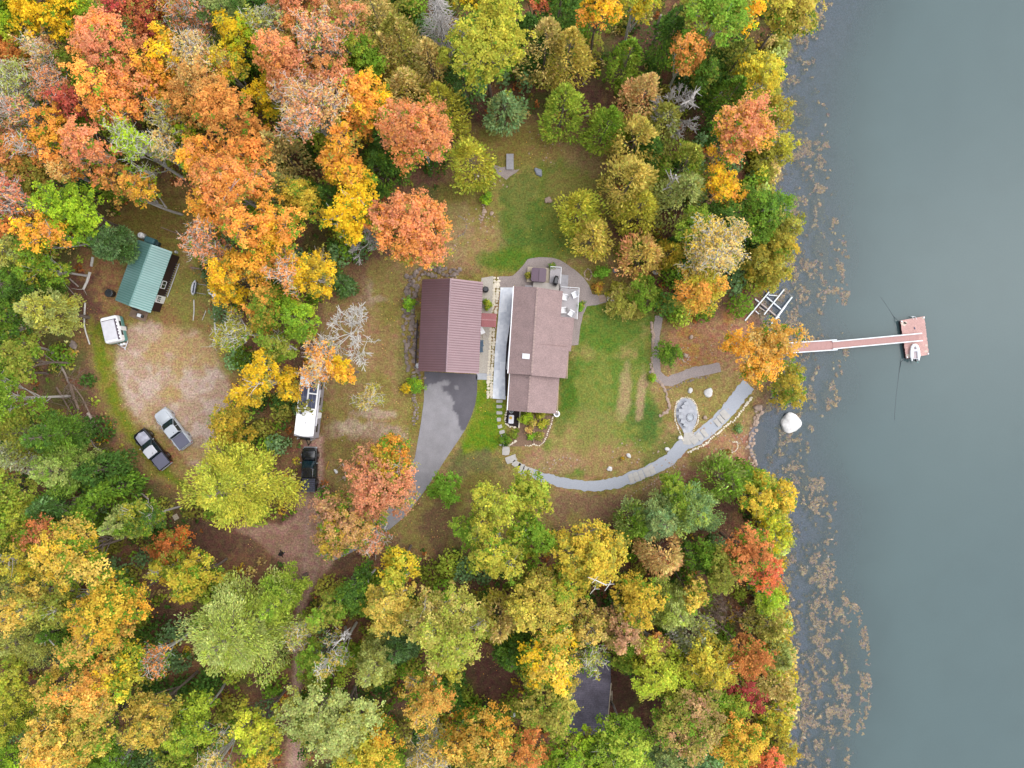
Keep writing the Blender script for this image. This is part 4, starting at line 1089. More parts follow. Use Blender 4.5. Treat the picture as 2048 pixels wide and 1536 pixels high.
wet = sstep(-1.5, 1.5, poly_sd(dpx, dpy, WETS)+wob2); wet *= 1-.8*(1-sstep(.6, 1.1, np.hypot((dpx-913)/6, (dpy-775)/4)))
wet = np.maximum(wet, .7*(1-sstep(.5, 1., np.hypot(dpx-866, dpy-779)/2.5)))
at = o.data.attributes.new('wet', 'FLOAT', 'POINT'); at.data.foreach_set('value', wet.astype(np.float32))
HGRAV = [(998,553),(1026,552),(1043,534),(1055,519),(1070,515),(1087,514),(1104,516),(1119,520),(1136,530),(1155,544),(1168,556),(1178,572),(1184,588),(1197,591),(1210,589),(1213,604),(1192,610),(1174,613),(1166,630),(1161,650),(1158,672),(1157,689),(1140,691),(1100,690),(1040,640),(1027,577),(999,577)]
sheet('gravel_walk', HGRAV, M_PEA, .03, edge=.04)
sheet('gravel_court', [(963,556),(987,552),(984,640),(980,746),(955,746),(958,640)], M_PEAL, .03)
sheet('patio', [(1001,575),(1029,575),(1024,640),(1014,740),(1011,799),(985,797),(990,700),(996,640)], M_PATIO, .05)
sheet('entry_pad', [(953,746),(984,747),(984,760),(952,759)], M_SLATE2, .04)
sheet('dark_strip', [(1026.5,578),(1030,578),(1022.5,640),(1018,690),(1012.5,738),(1016,742),(1014,792),(1010.5,792),(1010,745),(1013,690),(1021,640)], M_MULCH, .065)  # narrow dark strip on the ground along the west eave
def band(pts, w0, w1=None):
    """pixel polygon round a centre line"""
    w1 = w1 or w0; n = len(pts); L, Rr = [], []
    for i, (x, y) in enumerate(pts):
        a, b = pts[max(i-1, 0)], pts[min(i+1, n-1)]; dx, dy = b[0]-a[0], b[1]-a[1]; l = math.hypot(dx, dy); w = (w0+(w1-w0)*i/(n-1))/2
        L.append((x-dy/l*w, y+dx/l*w)); Rr.append((x+dy/l*w, y-dx/l*w))
    return L + Rr[::-1]
def smooth(pts, k=6):
    out = []
    for i in range(len(pts)-1):
        p0, p1, p2, p3 = pts[max(i-1, 0)], pts[i], pts[i+1], pts[min(i+2, len(pts)-1)]
        for j in range(k):
            t = j/k; out.append(tuple(.5*((2*p1[d])+(-p0[d]+p2[d])*t+(2*p0[d]-5*p1[d]+4*p2[d]-p3[d])*t*t+(-p0[d]+3*p1[d]-3*p2[d]+p3[d])*t**3) for d in (0, 1)))
    return out + [pts[-1]]
PATHC = smooth([(1040,938),(1065,947),(1095,957),(1130,966),(1175,972),(1220,968),(1258,957),(1305,938),(1340,918),(1366,890),(1395,876),(1430,848),(1455,823),(1478,795),(1500,768)], 7)
sheet('garden_path', band(PATHC, 17, 30), M_PATH, .035, edge=.11)
sheet('upper_path', band(smooth([(1318,632),(1314,660),(1310,690),(1312,720),(1314,742)], 5), 15), M_PEA, .03, edge=.06)
sheet('shore_path', band(smooth([(1306,738),(1322,758),(1340,762),(1370,750),(1400,742),(1440,735)], 5), 20), M_PEA, .034, edge=.08)
sheet('fire_patio', [(1370,796),(1380,798),(1389,806),(1394,818),(1395,832),(1392,846),(1386,858),(1382,868),(1370,872),(1364,858),(1356,846),(1352,832),(1352,816),(1356,804),(1362,798)], M_FIRE, .05)
sheet('fire_patio_neck', [(1368,866),(1384,864),(1394,876),(1380,890),(1366,888)], M_FLAG, .055)
sheet('garden_bed', [(1031,826),(1108,832),(1104,850),(1097,872),(1088,888),(1076,890),(1062,890),(1040,892),(1020,893),(1030,870),(1036,850)], M_SOIL, .03, edge=.05)
sheet('mulch_bed', [(1013,818),(1041,820),(1037,855),(1018,852),(1010,846),(1010,836)], M_MULCH, .05)
sheet('footbridge_gravel', [(985,330),(1012,335),(1030,340),(1038,338),(1026,350),(1012,358),(995,350),(982,345)], M_PEA, .03, edge=.12)
sheet('rocky_beach', [(1503,868),(1512,856),(1530,852),(1540,870),(1536,900),(1530,925),(1518,934),(1506,915),(1502,890)], mat('grey_beach_gravel',(138,136,146),.9,nscale=9,namt=.25), .03, edge=.08)
# flat stones
def flagstones(items, nm, group, m, labels, th=.05, seed=0, cat='stone slab'):
    R = random.Random(seed)
    for i, (px, py, w, h_, a) in enumerate(items):
        p = P(px, py); w, h_ = w/S, h_/S; c, s = math.cos(a), math.sin(a); poly = []
        for dx, dy in ((-.5,-.5),(0,-.55),(.5,-.5),(.55,0),(.5,.5),(0,.5),(-.5,.5),(-.55,0)):
            x = dx*w*R.uniform(.85, 1.05); y = dy*h_*R.uniform(.85, 1.05); poly.append((x*c-y*s, x*s+y*c))
        z = [g1(p.x+x, p.y+y)-p.z for x, y in poly]
        o = MB().prism(poly, min(z)-.06, max(z)+th+.03).build(nm, m, bevel=.012); o.location = p
        tag(o, labels[i] if isinstance(labels, list) else labels, cat, group)
STEPS = [(999,802.5,12,6,0),(998.5,813,10.5,6,0),(998.5,825.5,11.5,6.5,0),(998,839,8,7.5,0),(1000,853,8.5,7,.3),(1004,864,10,7,.25),(1007.5,873,10.5,7.5,.15),(1008,882.5,11,7,.45)]
flagstones(STEPS, 'stepping_stone', 'stepping stones across the side lawn', M_FLAG,
  ['first stepping stone, touching the end of the slate patio','thin second stepping stone from the slate patio','wide third stepping stone from the slate patio','small square fourth stepping stone from the slate patio','small tilted fifth stepping stone from the slate patio',
   'stepping stone between the small tilted one and the garden edging','next to last stepping stone before the stone riser','last pointed stepping stone before the stone riser'], cat='stepping stone')
flagstones([(1007,890,16,3,0),(1012,901,14,18,-.1),(1022,918,22,14,.35),(1033,928,16,12,-.55),(1042,935,13,17,-.35),(1051,940,12,16,-.25),(1060,944.5,12,17,-.2)], 'path_slab', 'large slabs at the west end of the garden path', M_FLAG,
  ['narrow stone riser between stepping stones and big slabs','tall rectangular slab below the narrow riser','widest irregular slab at the path bend','diamond shaped slab below the widest one','slanted slab following the diamond shaped one','slanted slab before the last one of the bend','last slab of the bend where the stone dust path begins'], seed=3)
fs = [(1262,956,9,19,.32),(1272,953,10,19,.35),(1282,949,9,19,.4),(1293,944,11,20,.45),(1303,939,11,20,.48)]
flagstones(fs, 'path_slab', 'slabs set in the middle of the garden path', M_FLAG, ['western slab of the row in the middle of the garden path','second slab from the west in the path row','middle slab of the row in the garden path','second slab from the east in the path row','eastern slab of the row in the middle of the garden path'], seed=5)
flagstones([(1388,880,14,15,.75),(1398,873,10,18,.72),(1408,866,8,18,.72)], 'path_slab', 'slabs below the fire patio', M_FLAG, ['round edged slab at the foot of the fire patio','slab next to the round edged one below the fire patio','eastern slab below the fire patio'], seed=6)
flagstones([(1434,845,9,18,.72),(1441,838,8,18,.72),(1449,829,13,21,.72)], 'path_slab', 'slabs near the dock end of the path', M_FLAG, ['lower slab of the three near the dock end of the path','middle slab of the three near the dock end','largest slab of the three near the dock end'], seed=7)
flagstones([(1205,597,14,14,.1)], 'path_slab', None, M_ROCKP, ['square pinkish slab at the end of the house gravel path'], seed=8)
# stones in rows: one wall or edging is one thing
def stone_row(nm, label, cat, pts, m, size, step, rows=1, jit=.3, hgt=.6, seed=0):
    R = random.Random(seed); pts3 = [P(*q) for q in pts]; mb = MB(); t = thing(nm, label, cat, pts3[0])
    acc = 0
    for i in range(len(pts3)-1):
        a, b = pts3[i], pts3[i+1]; L = (b-a).length; d = (b-a)/L; nrm = Vector((-d.y, d.x, 0)); s = acc
        while s < L:
            for r in range(rows):
                q = a+d*s+nrm*((r-(rows-1)/2)*size*1.5+R.uniform(-jit, jit)*size); k = size*R.uniform(.65, 1.25)
                mb.rock((q.x, q.y, g1(q.x, q.y)+k*hgt*.3), (k, k*R.uniform(.6, .95), k*hgt), R.randint(0, 9999), 1)
            s += step*R.uniform(.8, 1.2)
        acc = s-L
    mb.build('stones', m, t, world=True); return t
stone_row('stone_wall', 'rough grey dry stone wall along the west side of the garage', 'stone wall', [(826,556),(820,580),(819,600),(818,640),(822,680),(826,720),(832,745),(836,762)], M_ROCKG, .36, .46, 3, jit=1.1, seed=1)
stone_row('stone_wall', 'dark rough stone wall behind the north gable of the garage', 'stone wall', [(830,552),(845,545),(870,546),(900,543),(925,540)], M_ROCKG, .34, .46, 2, jit=1.2, seed=2)
stone_row('stone_wall', 'low grey stone wall on the east edge of the lawn', 'stone wall', [(1303,645),(1306,670),(1305,695),(1304,715),(1302,735),(1308,750),(1322,766),(1330,778),(1334,795),(1340,812),(1332,825),(1318,833)], M_ROCKP, .24, .3, 1, seed=3)
stone_row('stone_curb', 'cream stone strip between gravel court and slate patio', 'stone curb', [(993,556),(991,600),(988,624),], M_CREAM, .3, .38, 2, jit=.15, hgt=.35, seed=4)
stone_row('stone_curb', 'cream stone strip south of the red awning beside the patio', 'stone curb', [(985,660),(983,700),(980,745),(979,797)], M_CREAM, .27, .36, 2, jit=.15, hgt=.3, seed=5)
stone_row('stone_edging', 'ring of pale stones round the fire patio', 'edging', [(1366,880),(1358,860),(1350,840),(1350,820),(1353,806),(1362,797),(1374,794),(1386,800),(1393,812),(1397,830),(1395,845),(1389,856),(1385,866)], M_CREAM, .13, .22, 1, seed=6)
stone_row('stone_edging', 'white stone edging along the lower side of the garden path', 'edging', [(1376,904),(1392,897),(1406,891),(1420,880),(1436,866),(1450,853),(1466,842),(1478,830),(1490,813),(1504,794)], M_CREAM, .2, .27, 1, jit=.5, seed=7)
stone_row('stone_edging', 'stone edging round the garden beds south of the house', 'edging', [(1106,834),(1101,852),(1094,870),(1088,884),(1078,892),(1066,888),(1060,892),(1048,891)], M_CREAM, .13, .25, 1, seed=8)
stone_row('stone_edging', 'curved stone edging of the dark mulch bed', 'edging', [(1013,822),(1010,838),(1012,848),(1020,853),(1034,855)], M_CREAM, .14, .24, 1, seed=9)
stone_row('stone_edging', 'short diagonal curb west of the house garden bed', 'edging', [(1018,891),(1028,885),(1034,880)], M_CREAM, .16, .2, 1, hgt=.4, seed=10)
stone_row('stone_edging', 'ring of pinkish stones beside the vivid green bush', 'edging', [(1169,545),(1175,538),(1182,541),(1183,552),(1178,561),(1170,556),(1169,546)], M_ROCKP, .13, .22, 1, seed=11)
stone_row('stone_edging', 'rough stone steps east of the square pinkish slab', 'steps', [(1217,597),(1228,599),(1240,597),(1258,596)], M_CREAM, .2, .34, 2, seed=12)
stone_row('stone_edging', 'ring of pale stones with a dark plant near the cove', 'edging', [(1466,884),(1474,884),(1476,893),(1471,903),(1463,905)], M_CREAM, .1, .18, 1, seed=13)
stone_row('stone_edging', 'scattered stones of the north lawn rockery', 'edging', [(945,362),(962,352),(975,356),(990,360)], M_CREAM, .2, .5, 1, jit=1.2, seed=14)
stone_row('stone_edging', 'bed of small grey stones south of the bright rockery shrub', 'edging', [(965,410),(968,425),(962,440)], M_ROCKP, .22, .3, 2, jit=1.0, seed=15)
stone_row('stone_edging', 'half ring of stones in the dry grass east of the round pink maple', 'edging', [(918,432),(930,440),(934,455),(928,468),(916,472)], M_ROCKG, .14, .3, 1, seed=16)
stone_row('stone_edging', 'rocks lining the little beach', 'edging', [(1520,818),(1512,845),(1504,868),(1500,892),(1504,918),(1514,934)], M_ROCKP, .3, .5, 2, jit=.8, seed=17)
stone_row('stone_edging', 'stony edging beside the southern dry strip of the path', 'edging', [(1262,990),(1290,975),(1310,962),(1330,945),(1350,925)], M_ROCKP, .13, .42, 1, jit=1.4, seed=18)
stone_row('stone_edging', 'stone border of the shore path below the lawn wall', 'edging', [(1332,780),(1345,775),(1372,764),(1400,755),(1420,752)], M_ROCKG, .17, .36, 1, jit=.8, seed=19)
stone_row('stone_edging', 'weedy stones on the west side of the driveway', 'edging', [(828,790),(832,812),(832,830),(828,850)], M_ROCKG, .2, .36, 2, jit=.8, seed=20)
def boulder(px, py, r, h, m, label, seed, cat='boulder', nm='boulder', group=None):
    p = P(px, py); o = MB().rock((0, 0, h*.3), (r[0]/S, r[1]/S, h), seed, 3 if h < .7 else 4, .62 if h < .7 else .18).build(nm, m, smooth=True); o.location = p
    tag(o, label, cat, group)
boulder(1578,846,(20,18),1.05,M_ROCKW,'big white boulder standing in the shallows','4' and 44)
bpy.data.objects['boulder'].location.z = WATER-.15
for a in ((1077,345,(9,6.5),.4,M_ROCKB,'bluish grey boulder in the middle of the north lawn',45),(1097,401,(8,6),.4,M_ROCKP,'pinkish boulder on the north lawn south of the bluish one',46),(1230,541,(5,5),.35,M_ROCKB,'grey boulder under the peach topped cedar',47),
  (1334,898,(5,3.5),.2,M_ROCKW,'pale triangular stone on the lawn edge above the path',48),(1416,785,(8,10),.25,M_ROCKW,'pale flat round rock in the grass north of the path',49),(1380,781,(5,5),.3,M_ROCKW,'white stone cluster rock north of the fire patio',50),
  (1257,911,(5,4),.25,M_ROCKW,'white rock beside the yellow flower pot',51),(1219,938,(5,5),.25,M_ROCKW,'pale rock on the lawn west of the yellow flower pot',52),(1410,835,(4,4),.25,M_ROCKP,'small pinkish rock east of the fire patio',53),
  (1371,711,(5,4),.3,M_ROCKP,'pinkish rock in the leaf litter beside the round dark green bush',54),(1382,674,(4,5),.25,M_ROCKP,'rounded rock in the leaf litter, upper one',55),(1360,875,(5,4),.3,M_ROCKW,'white rock at the neck of the fire patio',56),
  (1515,815,(9,6),.5,M_ROCKP,'shore rock under the golden orange maple',57),(983,427,(4,4),.2,M_ROCKP,'lone pale stone beside the rockery in the north lawn',58),(1250,449,(7,6),.4,M_ROCKG,'grey rock in the leaf gap beside the yellow green lawn cedar',59),
  (148,690,(9,7),.4,M_ROCKG,'lichened rock by the fallen trunks west of the grass strip',60),(130,715,(6,8),.4,M_ROCKG,'grey rock below the lichened one by the fallen trunks',61),(1310,545,(6,4),.4,M_ROCKW,'pale bench like rock under the large half bare tree',62),
  (672,943,(5,3),.2,M_ROCKW,'pale stone on the dirt east of the black pickup',63),(688,955,(4,3),.2,M_ROCKP,'small stone on the dirt east of the pale one',64),(1380,983,(6,5),.2,M_ROCKP,'flat rock by the green bushy tree near the lower path',65)):
    boulder(*a)
R = random.Random(99); mbs = MB()
for cx, cy, rx, ry, n in ((900,490,30,40,22),(1090,300,70,40,20),(1280,905,60,30,22),(1430,880,60,50,46),(1110,930,50,22,26),(1350,930,40,22,22),(1370,720,20,22,26),(900,560,30,8,8),(1350,960,50,20,20),(1485,880,16,40,24),(700,840,40,40,10),(1290,960,40,14,14),(985,360,30,26,26),(965,440,28,26,22),(1420,680,60,50,12),(150,640,30,40,8)):
    for _ in range(n):
        p = P(cx+R.gauss(0, .5)*rx, cy+R.gauss(0, .5)*ry); k = R.uniform(.06, .16); mbs.rock((p.x, p.y, p.z+k*.2), (k, k*.8, k*.5), R.randint(0, 999), 1)
tag(mbs.build('loose_stones', M_ROCKP), 'small loose stones scattered through the dry grass', kind='stuff')
# ring of stone seats on the fire patio
for i, (px, py, a, lab) in enumerate(((1371,807,.5,'northernmost stone block seat on the fire patio'),(1366,813,.6,'stone block seat second from the north on the fire patio'),(1360,821,0,'stone block seat third from the north on the fire patio'),(1360,833,0,'stone block seat fourth from the north on the fire patio'),(1364,843,-.3,'stone block seat second from the south on the fire patio'),(1370,850,-.6,'southernmost stone block seat on the fire patio'))):
    p = P(px, py, .05); t = thing('stone_stool', lab, 'stone seat', p, a, 'stone seats on the fire patio')
    MB().box(0, 0, .16, .5, .42, .32).build('base', M_ROCKB, t, bevel=.04); MB().box(0, 0, .36, .56, .46, .07).build('seat', M_SLATE2, t, bevel=.02)
p = P(1381,835,.05); t = thing('fire_ring', 'low ring of slate stones in the middle of the fire patio', 'fire pit', p)
mb = MB(); mc_ = MB()
for k in range(14): a = k*math.pi/7; mb.box(.46*math.cos(a), .46*math.sin(a), .08, .19, .16, .16, a)
mb.build('ring', M_SLATE2, t, bevel=.02); MB().prism([(.36*math.cos(k*.4488), .36*math.sin(k*.4488)) for k in range(14)], 0, .03).build('ash_bed', M_SLATE, t)
# ================================================================== BUILDINGS
def ribs(mb, a, b, c, d, step, w=.085, hh=.07):
    """standing ribs from the eave edge a-b up to the ridge edge d-c"""
    a, b, c, d = (Vector(v) for v in (a, b, c, d)); n = int((b-a).length/step)
    ax = (b-a).normalized()
    for i in range(1, n):
        t = i/n; p, q = a.lerp(b, t), d.lerp(c, t); up = (q-p).cross(ax).normalized(); up = up if up.z > 0 else -up
        w2 = ax*w/2; vs = [p-w2-up*.02, p+w2-up*.02, q+w2-up*.02, q-w2-up*.02]; vs += [v+up*(hh+.02) for v in vs]
        mb.add(vs, [(0,3,2,1),(4,5,6,7),(0,1,5,4),(1,2,6,5),(2,3,7,6),(3,0,4,7)])
# ---- garage
def gable_walls(x0, x1, y0, y1, zb, ze, xr, zr):
    m = MB(); pr = [(x0, zb), (x1, zb), (x1, ze), (xr, zr), (x0, ze)]
    m.loft([[Vector((x, y, z)) for x, z in pr] for y in (y0, y1)]); return m
o0 = W(900, 652); TH = math.radians(-2.6)
gar = thing('garage', 'garage with a standing seam maroon metal gable roof', 'garage', (o0.x, o0.y, 0), TH)
x0, x1, y0, y1, xr, ze, zr, th = -3.43, 4.12, -6.02, 5.42, .27, 3.0, 5.0, .1
gable_walls(x0+.35, x1-.35, y0+.3, y1-.3, -.1, ze+.05, xr, zr-.17).build('wall', M_SIDING, gar)
rw = MB().slab((x0, y0, ze), (x0, y1, ze), (xr, y1, zr), (xr, y0, zr), th); rw.build('roof', M_GARROOF, gar)
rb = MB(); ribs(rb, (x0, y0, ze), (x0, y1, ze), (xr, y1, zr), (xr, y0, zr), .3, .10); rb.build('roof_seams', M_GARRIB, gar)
re = MB().slab((xr, y0, zr-.001), (xr, y1, zr-.001), (x1, y1, ze), (x1, y0, ze), th); re.build('roof', M_GARROOF, gar)
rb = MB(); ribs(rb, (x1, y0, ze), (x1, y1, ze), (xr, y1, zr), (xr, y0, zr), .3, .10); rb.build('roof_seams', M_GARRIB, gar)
MB().tube([(xr, y0, zr+.03), (xr, y1, zr+.03)], .1, 6).build('ridge_cap', mat('ridge_metal', (190,160,166), .4), gar)
mb = MB()
for dx in (-1.5, 2.1): mb.box(dx, y0+.28, 1.15, 2.6, .06, 2.3)
mb2 = MB().box(-1.5, y0+.26, 1.15, 2.6, .08, 2.3); mb2.build('garage_door', M_OFFWHITE, gar); MB().box(2.1, y0+.26, 1.15, 2.6, .08, 2.3).build('garage_door', M_OFFWHITE, gar)
aw = thing('awning', 'small red ribbed metal awning over the garage side door', 'awning', (o0.x, o0.y, 0), TH)
a1 = MB().slab((4.05, .78, 2.62), (6.0, .78, 2.62), (6.0, 1.62, 2.45), (4.05, 1.62, 2.45), .05); ribs(a1, (4.05, 1.62, 2.45), (6.0, 1.62, 2.45), (6.0, .78, 2.62), (4.05, .78, 2.62), .2, .04)
a1.build('roof_panel', M_REDROOF, aw)
a2 = MB().slab((4.05, -.1, 2.45), (6.0, -.1, 2.45), (6.0, .779, 2.621), (4.05, .779, 2.621), .05); ribs(a2, (4.05, -.1, 2.45), (6.0, -.1, 2.45), (6.0, .78, 2.62), (4.05, .78, 2.62), .2, .04)
a2.build('roof_panel', M_REDROOF, aw)
MB().box(5.02, .78, 2.64, 1.96, .1, .04).build('ridge_cap', mat('pink_ridge', (214,160,156), .5), aw)
for y in (.0, 1.5): MB().box(5.9, y, 1.2, .1, .1, 2.4).build('post', M_WHITE, aw)
p = P(833.5,688); t = thing('plank', 'long dark plank leaning beside the west garage wall', 'plank', p, TH)
MB().box(0, 0, .3, .14, 6.2, .1).build('board', M_DARKWOOD, t)
t = thing('satellite_dish', 'white dish on the south-west corner of the garage', 'satellite dish', (o0.x, o0.y, 0), TH)
MB().loft([[Vector((-3.55-.34*math.cos(k*.5236)*(1-i*.6), -5.35+.34*math.sin(k*.5236)*(1-i*.6), 2.55-.1*i)) for k in range(12)] for i in (0, 1)]).build('dish', M_WHITE, t, smooth=True); MB().tube([(-3.55, -5.35, 2.42), (-3.1, -5.35, 2.2)], .03).build('bracket', M_WHITE, t)
# things along the east garage wall
p = P(971.5,580); t = thing('rain_barrel', 'dark rounded barrel at the north-east garage corner', 'barrel', p)
MB().tube([(0,0,0),(0,0,.15),(0,0,.5),(0,0,.85),(0,0,1.0)], [.3,.36,.42,.37,.3], 16).build('body', mat('navy_plastic',(44,50,66),.5), t, smooth=True); MB().tube([(0,0,.98),(0,0,1.04)], [.31,.28], 16).build('lid', M_BLACK, t)
p = P(964.5,662); t = thing('wheelbarrow', 'white wheelbarrow standing against the east garage wall', 'wheelbarrow', p, .4)
MB().loft([[Vector((x*k, y*k, z)) for x, y in ((-.3,-.42),(.3,-.42),(.2,.5),(-.2,.5))] for k, z in ((.7,.35),(1,.62))]).build('tray', M_WHITE, t); MB().tube([(-.06,.62,.2),(.06,.62,.2)], .2, 14).build('wheel', M_RUBBER, t)
for s in (-1, 1): MB().tube([(s*.12,.6,.22),(s*.28,-.9,.55)], .025).build('handle', M_BROWNBD, t)
def adirondack(px, py, rz, m, label, z=None, group='white chairs on the deck', nm='deck_chair'):
    p = P(px, py); 
    if z is not None: p = W(px, py, z)
    t = thing(nm, label, 'chair', p, rz, group)
    MB().slab((-.27,-.28,.30),(.27,-.28,.30),(.27,.28,.38),(-.27,.28,.38),.04).build('seat', m, t)
    mb = MB()
    for i in range(5): mb.slab((-.27+i*.11,-.26,.32),(-.18+i*.11,-.26,.32),(-.18+i*.115,-.52,.95),(-.27+i*.105,-.52,.95),.03)
    mb.build('backrest', m, t)
    for s in (-1, 1):
        MB().box(s*.34, 0, .52, .12, .68, .035).build('armrest', m, t)
        MB().box(s*.32, .28, .26, .05, .07, .50).build('leg', m, t); MB().box(s*.32, -.3, .22, .05, .07, .42).build('leg', m, t)
adirondack(962.5,687,-1.5,M_BLUE,'blue chair by the east garage wall, northern of two',group='blue chairs by the garage', nm='garden_chair'); adirondack(961.5,699,-1.5,M_BLUE,'blue chair by the east garage wall, southern of two',group='blue chairs by the garage', nm='garden_chair')
# ---- house
o0 = W(1072, 690); HT = math.radians(-3.8)
hs = thing('house', 'brown shingled house with a long gable roof and a wide east slope', 'house', (o0.x, o0.y, 0), HT)
def HL(x, y, z=0.0): return Matrix.Translation((o0h.x, o0h.y, 0)) @ Matrix.Rotation(HT, 4, 'Z') @ Vector((x, y, z))
o0h = o0.copy()
xr, zr, xw, zw = -.42, 4.25, -3.32, 3.05
pe = lambda x: zr-(x-xr)*.41            # steep east slope
ps = lambda x: zr-(x-xr)*.29            # shallow dormer slope
gable_walls(-2.95, 2.5, -3.6, 6.55, -.1, 3.0, xr, zr-.25).build('wall', M_SIDING, hs)
MB().box(3.2, -.3, 1.0, 1.9, 7.0, 2.2).build('wall', M_SIDING, hs)
def skew(y): return 0.0
rf = MB().slab((xw, -3.95, zw), (xw, 6.95, zw), (xr, 6.85, zr), (xr, -3.95, zr), .12)
rf.build('roof', M_SHING, hs)
MB().slab((xr, 3.58, zr), (xr, 6.85, zr), (2.84, 6.75, pe(2.84)), (2.74, 3.58, pe(2.74)), .12).add(*(lambda m: (m.v, m.f))(MB().slab((xr, -.30, zr), (xr, 3.578, zr), (4.52, 3.578, pe(4.52)), (4.36, -.66, pe(4.36)), .12))).build('roof', M_SHING, hs)
d = MB().slab((xr, -4.0, zr+.02), (xr, -.12, zr+.02), (4.02, -.22, ps(4.02)), (3.86, -4.08, ps(3.86)), .12)
d.quad((xr, -.12, zr+.02), (4.02, -.22, ps(4.02)), (4.02, -.22, pe(4.02)-.05), (xr, -.12, zr-.1)); d.build('dormer_roof', M_SHING, hs)
MB().box(1.7, -.24, 2.5, 4.0, .12, .7).build('dormer_cheek', M_SIDING, hs)
gable_walls(-2.75, 2.7, -8.2, -3.7, -.1, 2.55, -.55, 3.5).build('wall', M_SIDING, hs)
MB().slab((-3.1, -8.56, 2.6), (-3.06, -3.75, 2.6), (-.55, -3.85, 3.66), (-.58, -8.56, 3.66), .12).add(*(lambda m: (m.v, m.f))(MB().slab((-.58, -8.56, 3.66), (-.55, -3.85, 3.66), (3.14, -4.05, 2.5), (3.0, -8.58, 2.5), .12))).build('wing_roof', M_SHING, hs)
mb = MB(); R = random.Random(4)
y = 6.7
while y > -3.9: mb.box(xr+R.uniform(-.015, .015), y, zr+.02, .22, R.uniform(.24, .36), .05); y -= .38
mb.build('ridge_cap', M_SHINGRIDGE, hs)
mb = MB(); y = -4.2
while y > -8.5: mb.box(-.565+R.uniform(-.015, .015), y, 3.69, .2, R.uniform(.22, .32), .05); y -= .42
mb.build('ridge_cap', M_SHINGRIDGE, hs)
MB().box(xw-.05, 1.5, zw-.03, .11, 10.9, .12).build('gutter', M_WHITE, hs); MB().box(-3.15, -6.15, 2.55, .1, 4.8, .12).build('gutter', M_WHITE, hs)
mb = MB().box(3.1, -6.3, 2.46, .1, 4.5, .1, .03).box(3.98, -2.2, ps(3.98)-.1, .1, 3.8, .1, .04); mb.build('drip_edge', mat('tan_trim', (206,176,146), .6), hs)
# skylight on the west slope
zk = lambda x: zw+(x-xw)*(zr-zw)/(xr-xw)
sk = MB().slab((-1.72, -2.0, zk(-1.72)+.16), (-1.72, -1.36, zk(-1.72)+.16), (-.82, -1.40, zk(-.82)+.16), (-.82, -2.04, zk(-.82)+.16), .2).build('skylight', M_WHITE, hs)
MB().slab((-1.64, -1.93, zk(-1.64)+.18), (-1.64, -1.43, zk(-1.64)+.18), (-.9, -1.47, zk(-.9)+.18), (-.9, -1.97, zk(-.9)+.18), .015).build('skylight_pane', M_WHITEROOF, sk)
MB().tube([(-.95, -4.35, 3.4), (-.95, -4.35, 3.8)], .06).build('vent_pipe', M_BLACK, hs)
MB().box(-3.0, 2.0, 1.05, .06, 1.0, 2.1).build('door', M_WHITE, hs); 
for y in (5.0, -1.5, -2.9): MB().box(-3.0, y, 1.6, .06, 1.1, 1.0).build('window', M_GLASS, hs)
for x in (-1.5, 1.3): MB().box(x, -8.23, 1.6, 1.1, .06, 1.0).build('window', M_GLASS, hs)
# ---- deck in two levels
dk = thing('deck', 'grey board deck wrapping the north-east corner of the house', 'deck', (o0.x, o0.y, 0), HT)
def boards(mb, x0, x1, y0, y1, z, along='y', w=.14):
    if along == 'y':
        x = x0
        while x < x1-.02: mb.box(min(x+w/2, x1), (y0+y1)/2, z, w-.016, y1-y0, .04); x += w
    else:
        y = y0
        while y < y1-.02: mb.box((x0+x1)/2, min(y+w/2, y1), z, x1-x0, w-.016, .04); y += w
    return mb
boards(MB(), 2.62, 4.92, 3.62, 7.46, .6).build('east_platform', M_DECK, dk)
boards(MB(), -.9, 2.45, 6.9, 7.95, .6, 'x').build('walkway', mat('pale_decking', (246,236,226), .8, nscale=3, namt=.08), dk)
boards(MB(), 1.16, 2.5, 7.95, 9.95, .6).build('north_platform', M_DECK, dk)
boards(MB(), -1.75, 1.14, 8.0, 9.92, .35, 'x').build('tub_platform', M_DECKW, dk)
mb = MB()
for i in range(4): mb.box(2.68+i*.26, 8.35, .5-i*.13, .25, 1.75, .05)
mb.build('stairs', M_GREYWOOD, dk)
mb = MB()
for a, b in (((4.95, 3.55), (4.95, 7.5)), ((4.95, 7.5), (2.7, 7.5)), ((2.52, 9.97), (1.16, 9.97)), ((2.52, 7.9), (2.52, 9.97))):
    mb.tube([(*a, 1.5), (*b, 1.5)], .045, 4); n = max(2, int(math.hypot(a[0]-b[0], a[1]-b[1])/.9))
    for i in range(n+1): x = a[0]+(b[0]-a[0])*i/n; y = a[1]+(b[1]-a[1])*i/n; mb.box(x, y, 1.03, .07, .07, .92)
mb.build('railing', M_WHITE, dk)
mb = MB()
for x in (2.8, 4.8):
    for y in (3.8, 5.5, 7.3): mb.box(x, y, .25, .1, .1, .62)
for x, y in ((1.25, 9.8), (2.4, 9.8), (1.25, 8.1)): mb.box(x, y, .25, .1, .1, .62)
mb.build('support', M_GREYWOOD, dk)
c = HL(-.28, 8.86); t = thing('hot_tub', 'square hot tub with a two part plum cover', 'hot tub', (c.x, c.y, .37), HT)
def rrect(w, h_, r, n=4):
    out = []
    for cx, cy, a0 in ((w/2-r, h_/2-r, 0), (-w/2+r, h_/2-r, 1.5708), (-w/2+r, -h_/2+r, 3.1416), (w/2-r, -h_/2+r, 4.7124)):
        for k in range(n+1): a = a0+k*1.5708/n; out.append((cx+r*math.cos(a), cy+r*math.sin(a)))
    return out
MB().prism(rrect(1.82, 1.72, .25), 0, .82).build('body', M_DARKWALL, t, bevel=.02)
